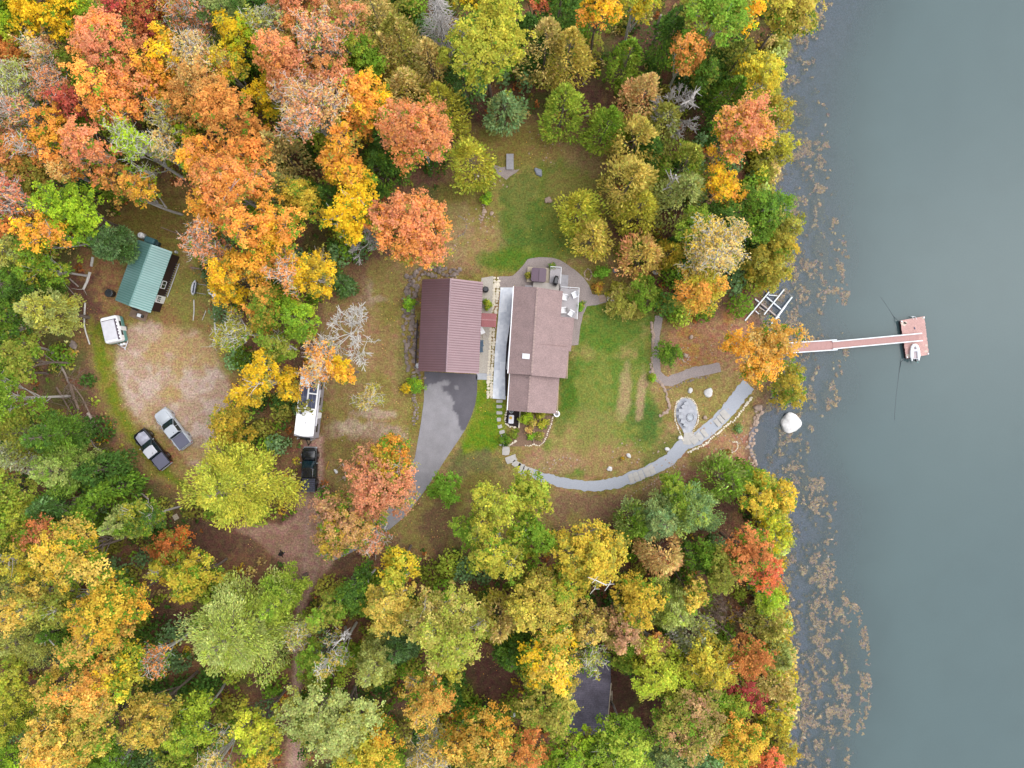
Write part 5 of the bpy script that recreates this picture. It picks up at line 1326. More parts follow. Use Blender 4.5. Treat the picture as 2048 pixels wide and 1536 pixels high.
for s in (-1, 1):
    pts = [(x, y) for x, y in rrect(1.9, 1.8, .26)]
    half = [(max(x, .012) if s > 0 else min(x, -.012), y) for x, y in pts]
    q = []; [q.append(v) for v in half if v not in q]
    MB().prism(q, .82, lambda x, y: .98-abs(x)*.05).build('cover', M_PURPLE, t, bevel=.025)
c = HL(1.95, 8.25); t = thing('barbecue_grill', 'barbecue grill under a black cover on the deck', 'grill', (c.x, c.y, .62), HT-.12)
MB().loft([[Vector((x*k, y*k, z)) for x, y in ((-.25,-.62),(.2,-.66),(.28,-.3),(.3,.35),(.2,.62),(-.2,.66),(-.32,.3),(-.34,-.25))] for k, z in ((1,0),(1.0,.7),(.92,.95),(.6,1.08))]).build('cover', M_BLACK, t, bevel=.03)
for y in (-.3, .3):
    for x in (-.16, .16): MB().box(x, y, -.01, .06, .06, .04).build('wheel', M_RUBBER, t)
c = HL(-1.25, 7.35); t = thing('garden_bench', 'small slatted bench below the hot tub platform', 'bench', (c.x, c.y, .03), HT)
mb = MB()
for i in range(3): mb.box(0, -.14+i*.14, .45, 1.3, .12, .04)
mb.build('seat', M_GREYWOOD, t)
for x in (-.55, .55): MB().box(x, 0, .21, .08, .36, .43).build('leg', M_DARKWOOD, t)
for px, py, rz, lab in ((1148.5,590.5,2.0,'white slatted chair at the north-east corner of the deck'),(1141.5,627,1.0,'white slatted chair at the south end of the deck'),(1129,595,1.4,'white slatted chair half under the eave, northern one'),(1126.5,621,1.6,'white slatted chair half under the eave, southern one')):
    adirondack(px, py, rz, M_WHITE, lab, z=.62)
p = P(1113,827.5); t = thing('planter', 'round white planter at the south-east corner of the house', 'planter', p)
MB().tube([(0,0,0),(0,0,.5),(0,0,.62)], [.28,.38,.40], 18).build('pot', M_WHITE, t, smooth=False); MB().tube([(0,0,.6),(0,0,.635)], [.24,.24], 16).build('soil', mat('grey_soil',(150,146,150)), t)
p = P(1022.5,838); t = thing('garden_table', 'white table with rounded corners on the dark mulch bed', 'table', p, -.06)
MB().prism(rrect(.66, 1.1, .12), .68, .74).build('tabletop', M_OFFWHITE, t)
for x in (-.24, .24):
    for y in (-.42, .42): MB().box(x, y, .34, .05, .05, .68).build('leg', M_OFFWHITE, t)
o = MB().tube([(0,0,0),(0,0,.05),(0,0,.16)], [.12,.17,.19], 14).build('bowl', M_YELLOW); o.location = W(1021.5,835.5,.74); tag(o, 'yellow bowl on the white garden table', 'bowl')
p = P(1022.5,822); t = thing('garden_pot', 'dark round pot with a pale rim beside the south house wall', 'pot', p)
MB().tube([(0,0,0),(0,0,.4)], [.18,.25], 14).build('pot', M_BLACK, t)
mb = MB(); 
for k in range(14): a, b = k*2*math.pi/14, (k+1)*2*math.pi/14; mb.tube([(.25*math.cos(a), .25*math.sin(a), .41), (.25*math.cos(b), .25*math.sin(b), .41)], .03, 4)
mb.build('rim', M_SLATE, t)
p = P(1039,839); o = MB().box(0, 0, .16, .14, 2.2, .22).build('timber_edging', M_CREAM); o.location = p; o.rotation_euler[2] = -.08; tag(o, 'straight cream timber edging between mulch bed and plants', 'edging')
p = P(1067.5,858); o = MB().box(0, 0, .14, .16, 3.6, .2).build('timber_edging', M_BROWNBD); o.location = p; o.rotation_euler[2] = -.02; tag(o, 'brown timber edging between the two planted house beds', 'edging')
# ---- south cabin, half hidden by trees
c = W(1156, 1392); cb = thing('cabin', 'cabin with a dark purplish shingle roof half hidden by trees', 'cabin', (c.x, c.y, 0), math.radians(-3))
MB().box(0, 0, 1.3, 6.2, 6.4, 2.8).build('wall', M_DARKWALL, cb)
rfm = MB().slab((-3.5, -3.6, 2.75), (3.45, -3.6, 2.75), (3.45, 3.7, 4.3), (-3.5, 3.7, 4.3), .12)
rfm.build('roof', M_CABROOF, cb)
MB().slab((-3.5, 3.702, 4.3), (3.45, 3.702, 4.3), (3.45, 6.5, 2.8), (-3.5, 6.5, 2.8), .12).build('roof', M_CABROOF, cb)
mb = MB()
for i in range(26): mb.slab((-3.49, -3.6+i*.28, 2.765+i*.0595), (3.44, -3.6+i*.28, 2.765+i*.0595), (3.44, -3.58+i*.28, 2.775+i*.0595), (-3.49, -3.58+i*.28, 2.775+i*.0595), .012)
mb.build('shingle_courses', mat('shingle_course_edge', (112,104,120), .9), cb)
MB().box(3.47, 0, 3.55, .1, .12, .12).slab((3.43, -3.65, 2.80), (3.53, -3.65, 2.80), (3.53, 3.7, 4.36), (3.43, 3.7, 4.36), .14).build('drip_edge', M_DECKW, cb)
MB().tube([(-1.3, -2.7, 2.9), (-1.3, -2.7, 3.5)], .09).build('vent_pipe', M_CHROME, cb)
t = thing('porch_post', 'pale porch trim at the east wall of the dark roofed cabin', 'porch post', P(1216,1372)); MB().box(0, 0, 1.2, .25, .3, 2.4).box(.25, -.4, 1.9, .1, 1.2, .1).build('post', M_DECKW, t)
p = P(1026,1423); t = thing('propane_tank', 'white upright propane tank west of the dark roofed cabin', 'propane tank', p)
MB().tube([(0,0,0),(0,0,.12),(0,0,1.0),(0,0,1.14),(0,0,1.2)], [.26,.3,.3,.22,.05], 16).build('tank', M_WHITE, t, smooth=True); MB().tube([(0,0,1.18),(0,0,1.32)], .1, 12).build('valve_collar', M_OFFWHITE, t)
# ---- green roofed shed
c = W(290, 553); TS = math.radians(-19.6); sh = thing('shed', 'dark brown shed with a ribbed green metal roof', 'shed', (c.x, c.y, 0), TS)
def SL(px, py, z):
    v = W(px, py, z); v.x -= c.x; v.y -= c.y; v.z = 0; r = Matrix.Rotation(-TS, 4, 'Z') @ v; return r
nw, ne, sw, se = SL(274,478,2.75), SL(344,504,2.75), SL(230,600,2.75), SL(301,626,2.75); rn, rs_ = SL(303,489,3.75), SL(258,611,3.75)
x0, x1, xr = (nw.x+sw.x)/2, (ne.x+se.x)/2, (rn.x+rs_.x)/2; y1, y0 = (nw.y+ne.y)/2, (sw.y+se.y)/2; ze, zr = 2.75, 3.75
gable_walls(x0+.3, x1-.32, y0+.25, y1-.25, -.1, ze, xr, zr-.16).build('wall', M_DARKWALL, sh)
rw = MB().slab((x0, y0, ze), (x0, y1, ze), (xr, y1, zr), (xr, y0, zr), .08); rw.build('roof', M_GREENROOF, sh); rb = MB(); ribs(rb, (x0, y0, ze), (x0, y1, ze), (xr, y1, zr), (xr, y0, zr), .29, .10); rb.build('roof_seams', M_GREENRIB, sh)
re = MB().slab((xr, y0, zr-.001), (xr, y1, zr-.001), (x1, y1, ze), (x1, y0, ze), .08); re.build('roof', M_GREENROOF, sh); rb = MB(); ribs(rb, (x1, y0, ze), (x1, y1, ze), (xr, y1, zr), (xr, y0, zr), .29, .10); rb.build('roof_seams', M_GREENRIB, sh)
MB().tube([(xr, y0, zr+.02), (xr, y1, zr+.02)], .08, 6).build('ridge_cap', mat('green_ridge', (150,196,190), .4), sh)
xw_ = x1-.32; yw = y0+(y1-y0)*.47
wn = MB().box(xw_+.03, yw, 1.5, .08, .95, .95).build('window', M_GLASS, sh)
MB().box(xw_+.06, yw-.47, 1.5, .08, .08, 1.02).box(xw_+.06, yw+.47, 1.5, .08, .08, 1.02).box(xw_+.06, yw, 1.98, .08, .86, .08).box(xw_+.06, yw, 1.02, .08, .86, .08).box(xw_+.055, yw, 1.5, .06, .05, .88).build('window_frame', M_WHITE, wn)
yd = y0+1.9
dr = MB().box(xw_+.04, yd, 1.05, .1, .95, 2.1).build('door', M_WHITE, sh)
mb = MB()
for i in range(3):
    for j in range(3): mb.box(xw_+.095, yd-.24+i*.24, 1.2+j*.27, .02, .17, .2)
mb.build('door_pane', M_GLASS, dr)
p = P(342,559); t = thing('ladder', 'long white ladder lying against the east wall of the shed', 'ladder', p, TS+math.radians(.0))
mb = MB(); mb.box(0, 0, .35, .06, 4.6, .09).box(.42, 0, .2, .06, 4.6, .09); mb.build('rail', M_OFFWHITE, t)
mb = MB(); [mb.box(.21, -2.1+i*.3, .27, .4, .05, .05) for i in range(15)]; mb.build('rungs', M_GREYWOOD, t)
p = P(290,474); t = thing('water_tank', 'round white tank at the north-west corner of the shed', 'tank', p)
MB().tube([(0,0,0),(0,0,1.1),(0,0,1.25),(0,0,1.3)], [.38,.38,.28,.1], 18).build('body', M_WHITE, t, smooth=True); MB().tube([(0,0,1.28),(0,0,1.34)], .1, 10).build('cap', M_OFFWHITE, t)
p = P(305,483); t = thing('tarp_bundle', 'teal tarp covered box behind the north gable of the shed', 'tarp', p, TS)
MB().loft([[Vector((x*k, y*k, z)) for x, y in rrect(1.35, .8, .16, 2)] for k, z in ((1.03,0),(1,.6),(.94,.8),(.7,.86))]).build('cover', M_TARP, t); MB().box(.95, -.1, .35, .5, .55, .7).build('bin', mat('dark_teal_plastic',(56,86,92),.5), t, bevel=.05)
p = P(226,588); t = thing('dark_bin', 'black round bin at the south-west corner of the shed', 'bin', p)
MB().tube([(0,0,0),(0,0,.9),(0,0,.98)], [.42,.5,.46], 16).build('body', mat('dark_green_plastic',(40,46,50),.5), t); MB().tube([(0,0,.97),(0,0,1.05)], [.52,.4], 16).build('lid', mat('dark_lid',(48,54,58),.5), t)
p = P(354,505); t = thing('gas_can', 'small pale can at the north-east shed corner', 'can', p); MB().tube([(0,0,0),(0,0,.45),(0,0,.55)], [.17,.17,.06], 10).build('body', M_OFFWHITE, t); MB().tube([(.1,0,.45),(.28,0,.6)], .03).build('spout', M_BLACK, t)
p = P(279,627); t = thing('pallet_porch', 'low wooden platform at the south gable of the shed', 'platform', p, TS)
mb = boards(MB(), -1.1, 1.15, -.75, .75, .16, 'x'); mb.build('boards', M_BROWNBD, t); MB().box(-.9, 0, .07, .1, 1.4, .14).box(.9, 0, .07, .1, 1.4, .14).build('skid', M_DARKWOOD, t)
p = P(284,632); t = thing('generator', 'white and black generator on the low shed platform', 'generator', (p.x, p.y, .19), TS)
MB().box(-.1, 0, .22, .5, .42, .44).build('housing', M_WHITE, t, bevel=.05); MB().box(.28, 0, .2, .24, .38, .36).build('engine', M_BLACK, t, bevel=.04); MB().tube([(-.42,-.2,.14),(-.42,.2,.14)], .12, 12).build('wheel', M_RUBBER, t)
p = P(274,620); t = thing('dark_board', 'dark board leaning on the south gable of the shed', 'board', (p.x, p.y, .2), TS); MB().slab((-.4,-.1,.02),(.4,-.1,.02),(.4,.12,.9),(-.4,.12,.9),.04).build('panel', mat('slate_board',(56,70,76)), t)
# ================================================================== VEHICLES
def outline(L, Wd, rf, rr, n=5):
    out = []
    for cx, cy, r, a0 in ((Wd/2, L/2, rf, 0), (-Wd/2, L/2, rf, 1.5708), (-Wd/2, -L/2, rr, 3.1416), (Wd/2, -L/2, rr, 4.7124)):
        x = cx-math.copysign(r, cx); y = cy-math.copysign(r, cy)*1.0
        for k in range(n+1): a = a0+k*1.5708/n; out.append((x+r*math.cos(a), y+r*math.sin(a)))
    return out
def ring(o, kx, ky, z, dy=0): return [Vector((x*kx, y*ky+dy, z)) for x, y in o]
def wheel(parent, x, y, r=.39, w=.27, rim=None):
    s = 1 if x > 0 else -1
    t = MB().tube([(x-s*w, y, r), (x-s*w*.8, y, r), (x-s*.05, y, r), (x, y, r)], [r*.9, r, r, r*.88], 18).build('wheel', M_RUBBER, parent)
    MB().tube([(x-s*.02, y, r), (x+s*.015, y, r)], [r*.6, r*.52], 14).build('rim', rim or M_RIM, t)
def pickup(px, py, ang, label, paint, roofm, bedm, hoodm, bump, slats=0, L=5.65):
    p = P(px, py); t = thing('pickup_truck', label, 'pickup truck', p, ang, 'parked pickup trucks')
    o = outline(L, 1.96, .42, .16)
    MB().loft([ring(o, .93, .985, .38), ring(o, .985, .995, .5), ring(o, 1, 1, .72), ring(o, .985, .996, .95), ring(o, .93, .985, 1.08), ring(o, .88, .97, 1.12)]).build('body', paint, t, smooth=False, bevel=.02)
    # flared arches
    for x in (-.95, .95):
        for y in (-1.72, 1.78): MB().tube([(x-.12, y, .5), (x+.06*(1 if x > 0 else -1), y, .5)], [.52, .5], 16).build('wheel_arch', paint, t)
    h = MB().loft([[Vector((x, y, z)) for x, z in ((-.78*k, 1.10), (-.66*k, 1.19-d), (0, 1.23-d), (.66*k, 1.19-d), (.78*k, 1.10))] for y, k, d in ((1.12, 1, 0), (1.7, 1, .01), (2.3, .97, .05), (2.66, .86, .12))]); h.build('hood', hoodm, t, smooth=True)
    # cabin: glasshouse, pillars, roof
    b0, b1, f0, f1 = -1.04, -.86, 1.24, .34
    cab = MB().loft([[Vector(v) for v in ((-.88,b0,1.1),(.88,b0,1.1),(.90,f0-.22,1.1),(.55,f0,1.1),(-.55,f0,1.1),(-.90,f0-.22,1.1))],
                     [Vector(v) for v in ((-.72,b1,1.8),(.72,b1,1.8),(.72,f1-.12,1.8),(.42,f1,1.8),(-.42,f1,1.8),(-.72,f1-.12,1.8))]])
    cab.build('cabin', M_GLASS, t)
    rp = [(-.74,b1-.06),(.74,b1-.06),(.75,f1-.14),(.44,f1+.0),(-.44,f1+.0),(-.75,f1-.14)]
    MB().loft([[Vector((x, y, 1.785)) for x, y in rp], [Vector((x*.99, y*.99, 1.83)) for x, y in rp], [Vector((x*.88, y*.9-.02, 1.865)) for x, y in rp]]).build('roof', roofm, t, bevel=.015)
    for s in (-1, 1):
        for a_, b_, r_ in (((s*.89,b0+.02,1.1),(s*.73,b1,1.8),.055), ((s*.91,f0-.22,1.1),(s*.73,f1-.12,1.8),.035), ((s*.90,.0,1.1),(s*.735,-.1,1.8),.03)): MB().tube([a_, b_], r_, 6).build('pillar', paint, t)
    MB().box(0, -1.93, 1.17, 1.62, 1.68, .10).build('bed_cover', bedm, t, bevel=.03)
    if slats:
        mb = MB(); [mb.box(0, -2.7+i*1.62/slats, 1.226, 1.6, .035, .014) for i in range(slats+1)]; mb.build('cover_seam', M_DVINYL if bedm is not M_DVINYL else M_BLACK, t)
    mb = MB()
    for s in (-1, 1): mb.box(s*.87, -1.93, 1.13, .12, 1.76, .08)
    mb.box(0, -2.76, 1.12, 1.8, .08, .08); mb.build('bed_rail', paint, t, bevel=.02)
    MB().box(0, 2.80, .62, 1.7, .16, .26).build('front_bumper', bump, t, bevel=.05); MB().box(0, -2.86, .62, 1.75, .14, .2).build('rear_bumper', M_CHROME, t, bevel=.03)
    MB().box(0, 2.74, .86, 1.0, .06, .26).build('grille', M_BLACK, t, bevel=.02)
    for s in (-1, 1):
        MB().box(s*.68, 2.66, .92, .34, .16, .2, -s*.35).build('headlight', M_LAMP, t, bevel=.03)
        MB().box(s*.88, -2.78, .92, .14, .12, .36).build('taillight', M_REDLAMP, t, bevel=.02)
        MB().box(s*1.06, .86, 1.2, .2, .1, .2, s*.2).build('mirror', M_CHROME, t, bevel=.03)
        for y in (-1.72, 1.78): wheel(t, s*1.0, y)
    MB().tube([(.2, -.62, 1.84), (.2, -.68, 1.93)], .03, 6).build('antenna', M_BLACK, t)
    return t
pickup(352.5, 856.5, math.radians(37), 'silver pickup with a grey bed cover on the gravel yard', M_SILVER, M_SILVER, M_VINYL, M_SILVER, M_SILVER)
pickup(311.5, 897, math.radians(38.5), 'black pickup with a pale glaring roof beside the silver one', M_BLACK, mat('black_roof_glare', (246,246,254), .25, nscale=1, namt=.04), M_VINYL, mat('black_hood_glare', (206,206,222), .22, nscale=1.4, namt=.25), M_BLACK)  # sky reflection painted as pale colour on the black roof and hood
pickup(623, 937, math.radians(-1.5), 'black pickup with a ribbed bed cover behind the white trailer', M_BLACK, mat('black_roof', (46,46,56), .15, nscale=1.5, namt=.5, spec=.8), M_DVINYL, M_BLACK, M_CHROME, slats=6, L=5.6)
# ---- white travel trailer
p = P(628.5, 809); t = thing('travel_trailer', 'long white travel trailer with solar panels under an orange tree', 'travel trailer', p, math.radians(-6.5))
o = [(-1.22,-4.1),(-.7,-4.36),(0,-4.45),(.7,-4.36),(1.22,-4.1),(1.22,4.3),(-1.22,4.3)]
MB().loft([[Vector((x, y, .55)) for x, y in o], [Vector((x, y, 2.2)) for x, y in o], [Vector((x*.995, max(y, -3.95), 3.12)) for x, y in o]]).build('body', mat('trailer_side', (196,190,198), .5, nscale=1.5, namt=.12), t, bevel=.04)
MB().loft([[Vector((x, y, .6)) for x, y in ((-1.14,-4.18),(-.66,-4.42),(0,-4.5),(.66,-4.42),(1.14,-4.18))]+[Vector((1.14,-4.0,.6)), Vector((-1.14,-4.0,.6))], [Vector((x*.97, y+.05, 2.2)) for x, y in ((-1.14,-4.18),(-.66,-4.42),(0,-4.5),(.66,-4.42),(1.14,-4.18))]+[Vector((1.1,-4.0,2.2)), Vector((-1.1,-4.0,2.2))],
   [Vector((x*.95, y+.35, 3.0)) for x, y in ((-1.14,-4.18),(-.66,-4.42),(0,-4.5),(.66,-4.42),(1.14,-4.18))]+[Vector((1.08,-3.8,3.0)), Vector((-1.08,-3.8,3.0))]]).build('front_cap', M_BLACK, t)
for s in (-.86, .86): MB().box(s, -4.32, 1.8, .1, .12, 1.8, s*.4).build('front_trim', M_CHROME, t)
MB().prism([(-1.2,-3.72),(-.6,-3.86),(0,-3.9),(.6,-3.86),(1.2,-3.72),(1.2,4.28),(-1.2,4.28)], 3.12, 3.2).build('roof', M_WHITEROOF, t, bevel=.03)
for x, y, w, l in ((-.58,1.0,.95,2.6),(.58,.55,.92,1.75),(.58,2.4,.92,1.6)):
    f = MB().box(x, y, 3.25, w, l, .05).build('solar_panel', M_PANEL, t)
    mb = MB(); mb.box(x, y, 3.278, w-.04, .03, .006).box(x, y, 3.2785, .02, l-.04, .006); mb.build('cell_line', M_CHROME, f)
MB().tube([(-.62,-1.0,3.18),(-.62,-1.0,3.32),(-.62,-1.0,3.36)], [.2,.2,.15], 16).build('roof_vent', mat('vent_grey',(112,112,130),.5), t)
MB().box(.05,-1.05,3.25,.42,.55,.1).build('roof_hatch', M_WHITE, t, bevel=.04)
MB().prism([(x, y-2.45) for x, y in rrect(.62, 1.0, .2)], 3.2, 3.28).build('air_conditioner', M_WHITE, t, bevel=.03)
mb = MB(); [mb.tube([(.1+.1*math.cos(k*.5236), -2.2+.1*math.sin(k*.5236), 3.29), (.1+.1*math.cos((k+1)*.5236), -2.2+.1*math.sin((k+1)*.5236), 3.29)], .018, 4) for k in range(12)]; mb.build('fan_ring', M_RIM, t)
MB().box(1.3, -.2, 2.85, .16, 4.6, .2).build('awning_roll', M_OFFWHITE, t, bevel=.05)
for y in (-2.8, .6, 2.6): MB().box(1.235, y, 2.0, .04, 1.0, .7).build('window', M_GLASS, t)
MB().box(1.24, -1.2, 1.6, .04, .75, 1.9).build('door', M_WHITE, t)
for s in (-1, 1):
    for y in (-.5, .45): wheel(t, s*1.12, y, .36, .24)
mb = MB().tube([(-.5,-4.2,.5),(0,-5.3,.5)], .06, 6).tube([(.5,-4.2,.5),(0,-5.3,.5)], .06, 6); mb.build('hitch', M_BLACK, t)
# ---- small camper
p = P(239, 661); t = thing('camper', 'small white topped teal camper trailer beside the shed', 'camper', p, math.radians(13))
o = outline(3.35, 2.2, .3, .3)
MB().loft([ring(o, .93, .95, .4), ring(o, 1, 1, .6), ring(o, 1.01, 1.01, 1.25)]).build('lower_body', M_TEAL, t, bevel=.03)
MB().loft([ring(o, 1.01, 1.01, 1.255), ring(o, 1.0, 1.0, 1.7), ring(o, .97, .98, 1.95), ring(o, .86, .92, 2.1), ring(o, .6, .7, 2.14)]).build('upper_body', M_WHITE, t, smooth=False, bevel=.03)
MB().box(-.08, -.12, 2.17, 1.66, 2.45, .05).build('roof_cover', M_OFFWHITE, t, bevel=.02)
mb = MB().box(.82, -.15, 2.14, .14, 2.7, .08).box(-.02, 1.16, 2.14, 1.6, .07, .06); R = random.Random(3)
for i in range(7): mb.box(.93, -1.35+i*.4+R.uniform(-.05, .05), 2.11, .12*R.uniform(.6, 1.5), .2, .06)
mb.build('rolled_awning', mat('plum_canvas', (112,98,112), .8), t)
for y in (-.6, .5): MB().box(1.1, y, 1.55, .05, .7, .4).build('window', M_GLASS, t)
MB().box(1.12, -.05, 1.1, .04, .55, 1.3).build('door', M_WHITE, t)
for x in (.28, .62): MB().tube([(x,-1.95,.45),(x,-1.95,.55),(x,-1.95,.9),(x,-1.95,1.02)], [.1,.16,.16,.07], 12).build('gas_bottle', M_WHITE, t)
MB().tube([(-.5,-1.6,.42),(.4,-2.5,.42)], .05, 6).tube([(1.0,-1.6,.42),(.4,-2.5,.42)], .05, 6).tube([(.4,-2.3,.42),(.4,-2.7,.45)], .06, 6).build('hitch', M_OFFWHITE, t)
for s in (-1, 1): wheel(t, s*1.1, .1, .32, .22)
# ================================================================== DOCK AND BOATS
def gangway(a, b, w, z0, z1, label, nm='gangway'):
    A, B = W(*a, z0), W(*b, z1); d = B-A; L = d.length; ang = math.atan2(d.y, d.x); t = thing(nm, label, 'gangway', A, ang, 'gangway sections of the dock')
    dz = z1-z0; mb = MB(); n = int(L/.16)
    for i in range(n): x = (i+.5)*L/n; mb.box(x, 0, dz*x/L, L/n-.012, w, .05)
    mb.build('boards', M_DOCK, t)
    for s in (-1, 1):
        MB().tube([(-.1, s*(w/2+.04), .12), (L+.35, s*(w/2+.04), dz+.12)], .075, 6).build('side_rail', M_ALU, t)
    mb = MB(); 
    for k in range(3): x = .4+k*(L-.8)/2; mb.box(x, -.4, dz*x/L-.5, .08, .08, 1.0).box(x, .4, dz*x/L-.5, .08, .08, 1.0)
    mb.build('support', M_ALU, t); return t
gangway((1556,697.5),(1668,690),1.2,-.25,-.32,'wider landward gangway with white rails running out from the shore')
gangway((1666,690.5),(1838,674.5),.86,-.27,-.2,'narrow lakeward gangway reaching onto the floating platform')
zf = -.45; cs = [W(1801,641,zf), W(1848.5,632.5,zf), W(1857.5,709.5,zf), W(1813,717,zf)]; cc = sum(cs, Vector())/4
t = thing('floating_dock', 'pink worn floating platform at the end of the gangways', 'floating dock', (cc.x, cc.y, zf)); L_ = [v-cc for v in cs]
mb = MB(); R = random.Random(8); n = 34
for i in range(n):
    a, b = (i+.04)/n, (i+.96)/n; e1 = R.uniform(-.015, .008); e2 = R.uniform(-.008, .02)
    l0, l1, r0, r1 = L_[0].lerp(L_[3], a), L_[0].lerp(L_[3], b), L_[1].lerp(L_[2], a), L_[1].lerp(L_[2], b)
    P0, P1, P2, P3 = l0.lerp(r0, e1), r0.lerp(l0, -e2), r1.lerp(l1, -e2), l1.lerp(r1, e1)
    mb.slab(*[(v.x, v.y, 0) for v in (P0, P1, P2, P3)], .05)
mb.build('boards', M_FLOAT, t)
MB().prism([(v.x*.985, v.y*.99) for v in L_], -.75, -.055).build('float_box', M_DARKWOOD, t)
pt = mat('pale_worn_paint', (240,222,204), .8, nscale=4, namt=.15)
mb = MB(); R = random.Random(12)
for u, v, w in ((.12,.10,.5),(.2,.08,.35),(.9,.9,.3),(.95,.75,.25),(.1,.93,.42),(.95,.04,.25),(.05,.03,.2)):
    q = L_[0].lerp(L_[1], u).lerp(L_[3].lerp(L_[2], u), v); poly = [(q.x+w*R.uniform(.5, 1)*math.cos(k*.7), q.y+w*.7*R.uniform(.5, 1)*math.sin(k*.7)) for k in range(9)]; mb.prism(poly, -.02, .004)
mb.build('bare_patch', pt, t)
for u, v in ((.03,.03),(.97,.03),(.97,.97),(.03,.97)):
    q = L_[0].lerp(L_[1], u).lerp(L_[3].lerp(L_[2], u), v); MB().box(q.x, q.y, .06, .16, .16, .12).build('corner_bracket', M_ALU, t, bevel=.02)
q = L_[0].lerp(L_[1], .55).lerp(L_[3].lerp(L_[2], .55), .04)
mb = MB().tube([(q.x-.2, q.y, .3), (q.x-.2, q.y+.35, .1), (q.x-.2, q.y+.5, -.6)], .025, 6).tube([(q.x+.2, q.y, .3), (q.x+.2, q.y+.35, .1), (q.x+.2, q.y+.5, -.6)], .025, 6)
for k in range(3): mb.tube([(q.x-.2, q.y+.4+.03*k, -.1-.2*k), (q.x+.2, q.y+.4+.03*k, -.1-.2*k)], .025, 6)
mb.build('swim_ladder', M_ALU, t)
MB().box(q.x+.1, q.y-1.1, .04, .12, .3, .06, .4).build('cleat', mat('blue_grey_cleat',(120,120,146)), t)
p = W(1829, 705.5, -.3); t = thing('inflatable_dinghy', 'white inflatable dinghy lying on the edge of the floating platform', 'dinghy', (p.x, p.y, -.40), math.radians(3))
tp = [(-.43,-1.05),(-.46,-.5),(-.44,.2),(-.32,.75),(-.12,1.0),(.12,1.0),(.32,.75),(.44,.2),(.46,-.5),(.43,-1.05)]
MB().tube([(x, y, .2) for x, y in tp], [.07,.19,.2,.19,.18,.18,.19,.2,.19,.07], 12).build('tube', M_WHITE, t, smooth=True)
MB().prism([(-.32,-.75),(.32,-.75),(.34,.2),(.22,.72),(-.22,.72),(-.34,.2)], .06, .12).build('floor', mat('pale_pink_floor',(232,214,216)), t)
MB().box(0, .3, .3, .7, .26, .06).build('seat', M_OFFWHITE, t, bevel=.02); MB().box(0, -.78, .24, .6, .06, .34).build('transom', M_OFFWHITE, t)
m_ = MB().box(0, -1.0, .42, .2, .34, .26).box(0, -.95, .1, .1, .14, .5); m_.build('outboard_motor', M_BLACK, t, bevel=.04)
MB().tube([(.2,-.95,.1),(.35,-1.35,.15)], .06, 6).build('oar', M_TEAL, t)
for pts, lab in ((((1770,592,-1.9),(1786,616,-1.25),(1796,632,-1.0),(1803,643,-.5)), 'dark mooring rope running north-west from the floating platform'), (((1797,842,-1.9),(1800,800,-1.3),(1806,750,-1.02),(1810,724,-.95),(1813,716,-.5)), 'dark mooring rope trailing south from the floating platform')):
    q = [W(a, b, 0) for a, b, z in pts]; q = [Vector((v.x, v.y, max(pp[2], WATER-.02) if pp[2] > -1.5 else WATER+.0)) for v, pp in zip(q, pts)]
    o = MB().tube(q, [.02,.03,.035,.035,.035][:len(q)], 6).build('mooring_rope', M_ROPE); tag(o, lab, 'rope', 'mooring ropes')
# boat rails in the shallows
p = W(1540, 612, -.6); t = thing('boat_rails', 'white pipe boat rails with cross bars at the water edge', 'boat rails', (p.x, p.y, -.6))
def pline(mb, a, b, z, r):
    A, B = W(*a, z), W(*b, z); mb.tube([(A.x-p.x, A.y-p.y, z+.6), (B.x-p.x, B.y-p.y, z+.6)], r, 8); return mb
for a, b, r in (((1490,641),(1542,579),.1),((1528,629),(1568,579),.09),((1541,650),(1584,594),.1)): pline(MB(), a, b, -.55, r).build('rail', M_ALU, t)
pline(MB(), (1550,640), (1571,611), -.5, .13).build('rail_sleeve', M_WHITE, t)
for a, b, r in (((1510,598),(1519,605),.09),((1522,607.5),(1551.5,631.5),.1),((1533,594),(1563,619.5),.09),((1537,590),(1555,591.6),.06),((1518,614),(1530,622),.08),((1510.5,621.5),(1518,628),.06)): pline(MB(), a, b, -.65, r).build('cross_bar', mat('cream_bar',(226,206,196),.6) if a[0] in (1522,1518) else M_ALU, t)
pline(MB(), (1568,579), (1584,593), -.6, .02).build('cable', M_GREYWOOD, t)
MB().tube([(W(1557,635,-.6).x-p.x, W(1557,635,-.6).y-p.y, -.4),(W(1557,635,-.6).x-p.x, W(1557,635,-.6).y-p.y, .15)], .09, 8).build('post', M_ALU, t)
for a, b, lab in (((1500,628),(1513,604),'outer thin board lying beside the boat rails'),((1503,630),(1516,606),'inner thin board lying beside the boat rails')):
    A, B = P(*a, .1), P(*b, .1); o = MB().tube([(0,0,0), B-A], .05, 4).build('thin_board', M_ROCKG); o.location = A; tag(o, lab, 'board', 'boards beside the boat rails')
# stored boats beside the gravel yard
p = P(393, 577); t = thing('rowboat', 'narrow white rowboat on a rack at the east rim of the gravel yard', 'boat', p, math.radians(-10))
def hull(mb, L, w, z0, z1, n=7):
    rings = []
    for i in range(n):
        s = -1+2*i/(n-1); k = max(.06, (1-abs(s)**2.4)); rings.append([Vector((x*w/2*k, s*L/2, z)) for x, z in ((-1, z1), (-.7, z0+.1), (0, z0), (.7, z0+.1), (1, z1))])
    return mb.loft(rings, True, False)
hull(MB(), 1.95, .62, .45, .85).build('hull', M_WHITE, t, smooth=True); MB().box(0, 0, .8, .16, 1.3, .05).build('seat', mat('navy_seat',(62,74,96)), t)
MB().box(.3, 0, .78, .12, 1.6, .2).build('gunwale', M_BLACK, t, bevel=.03)
mb = MB()
for y in (-.55, .6): mb.box(.45, y, .35, 2.0, .06, .06).box(-.3, y, .16, .06, .06, .34).box(1.35, y, .16, .06, .06, .34)
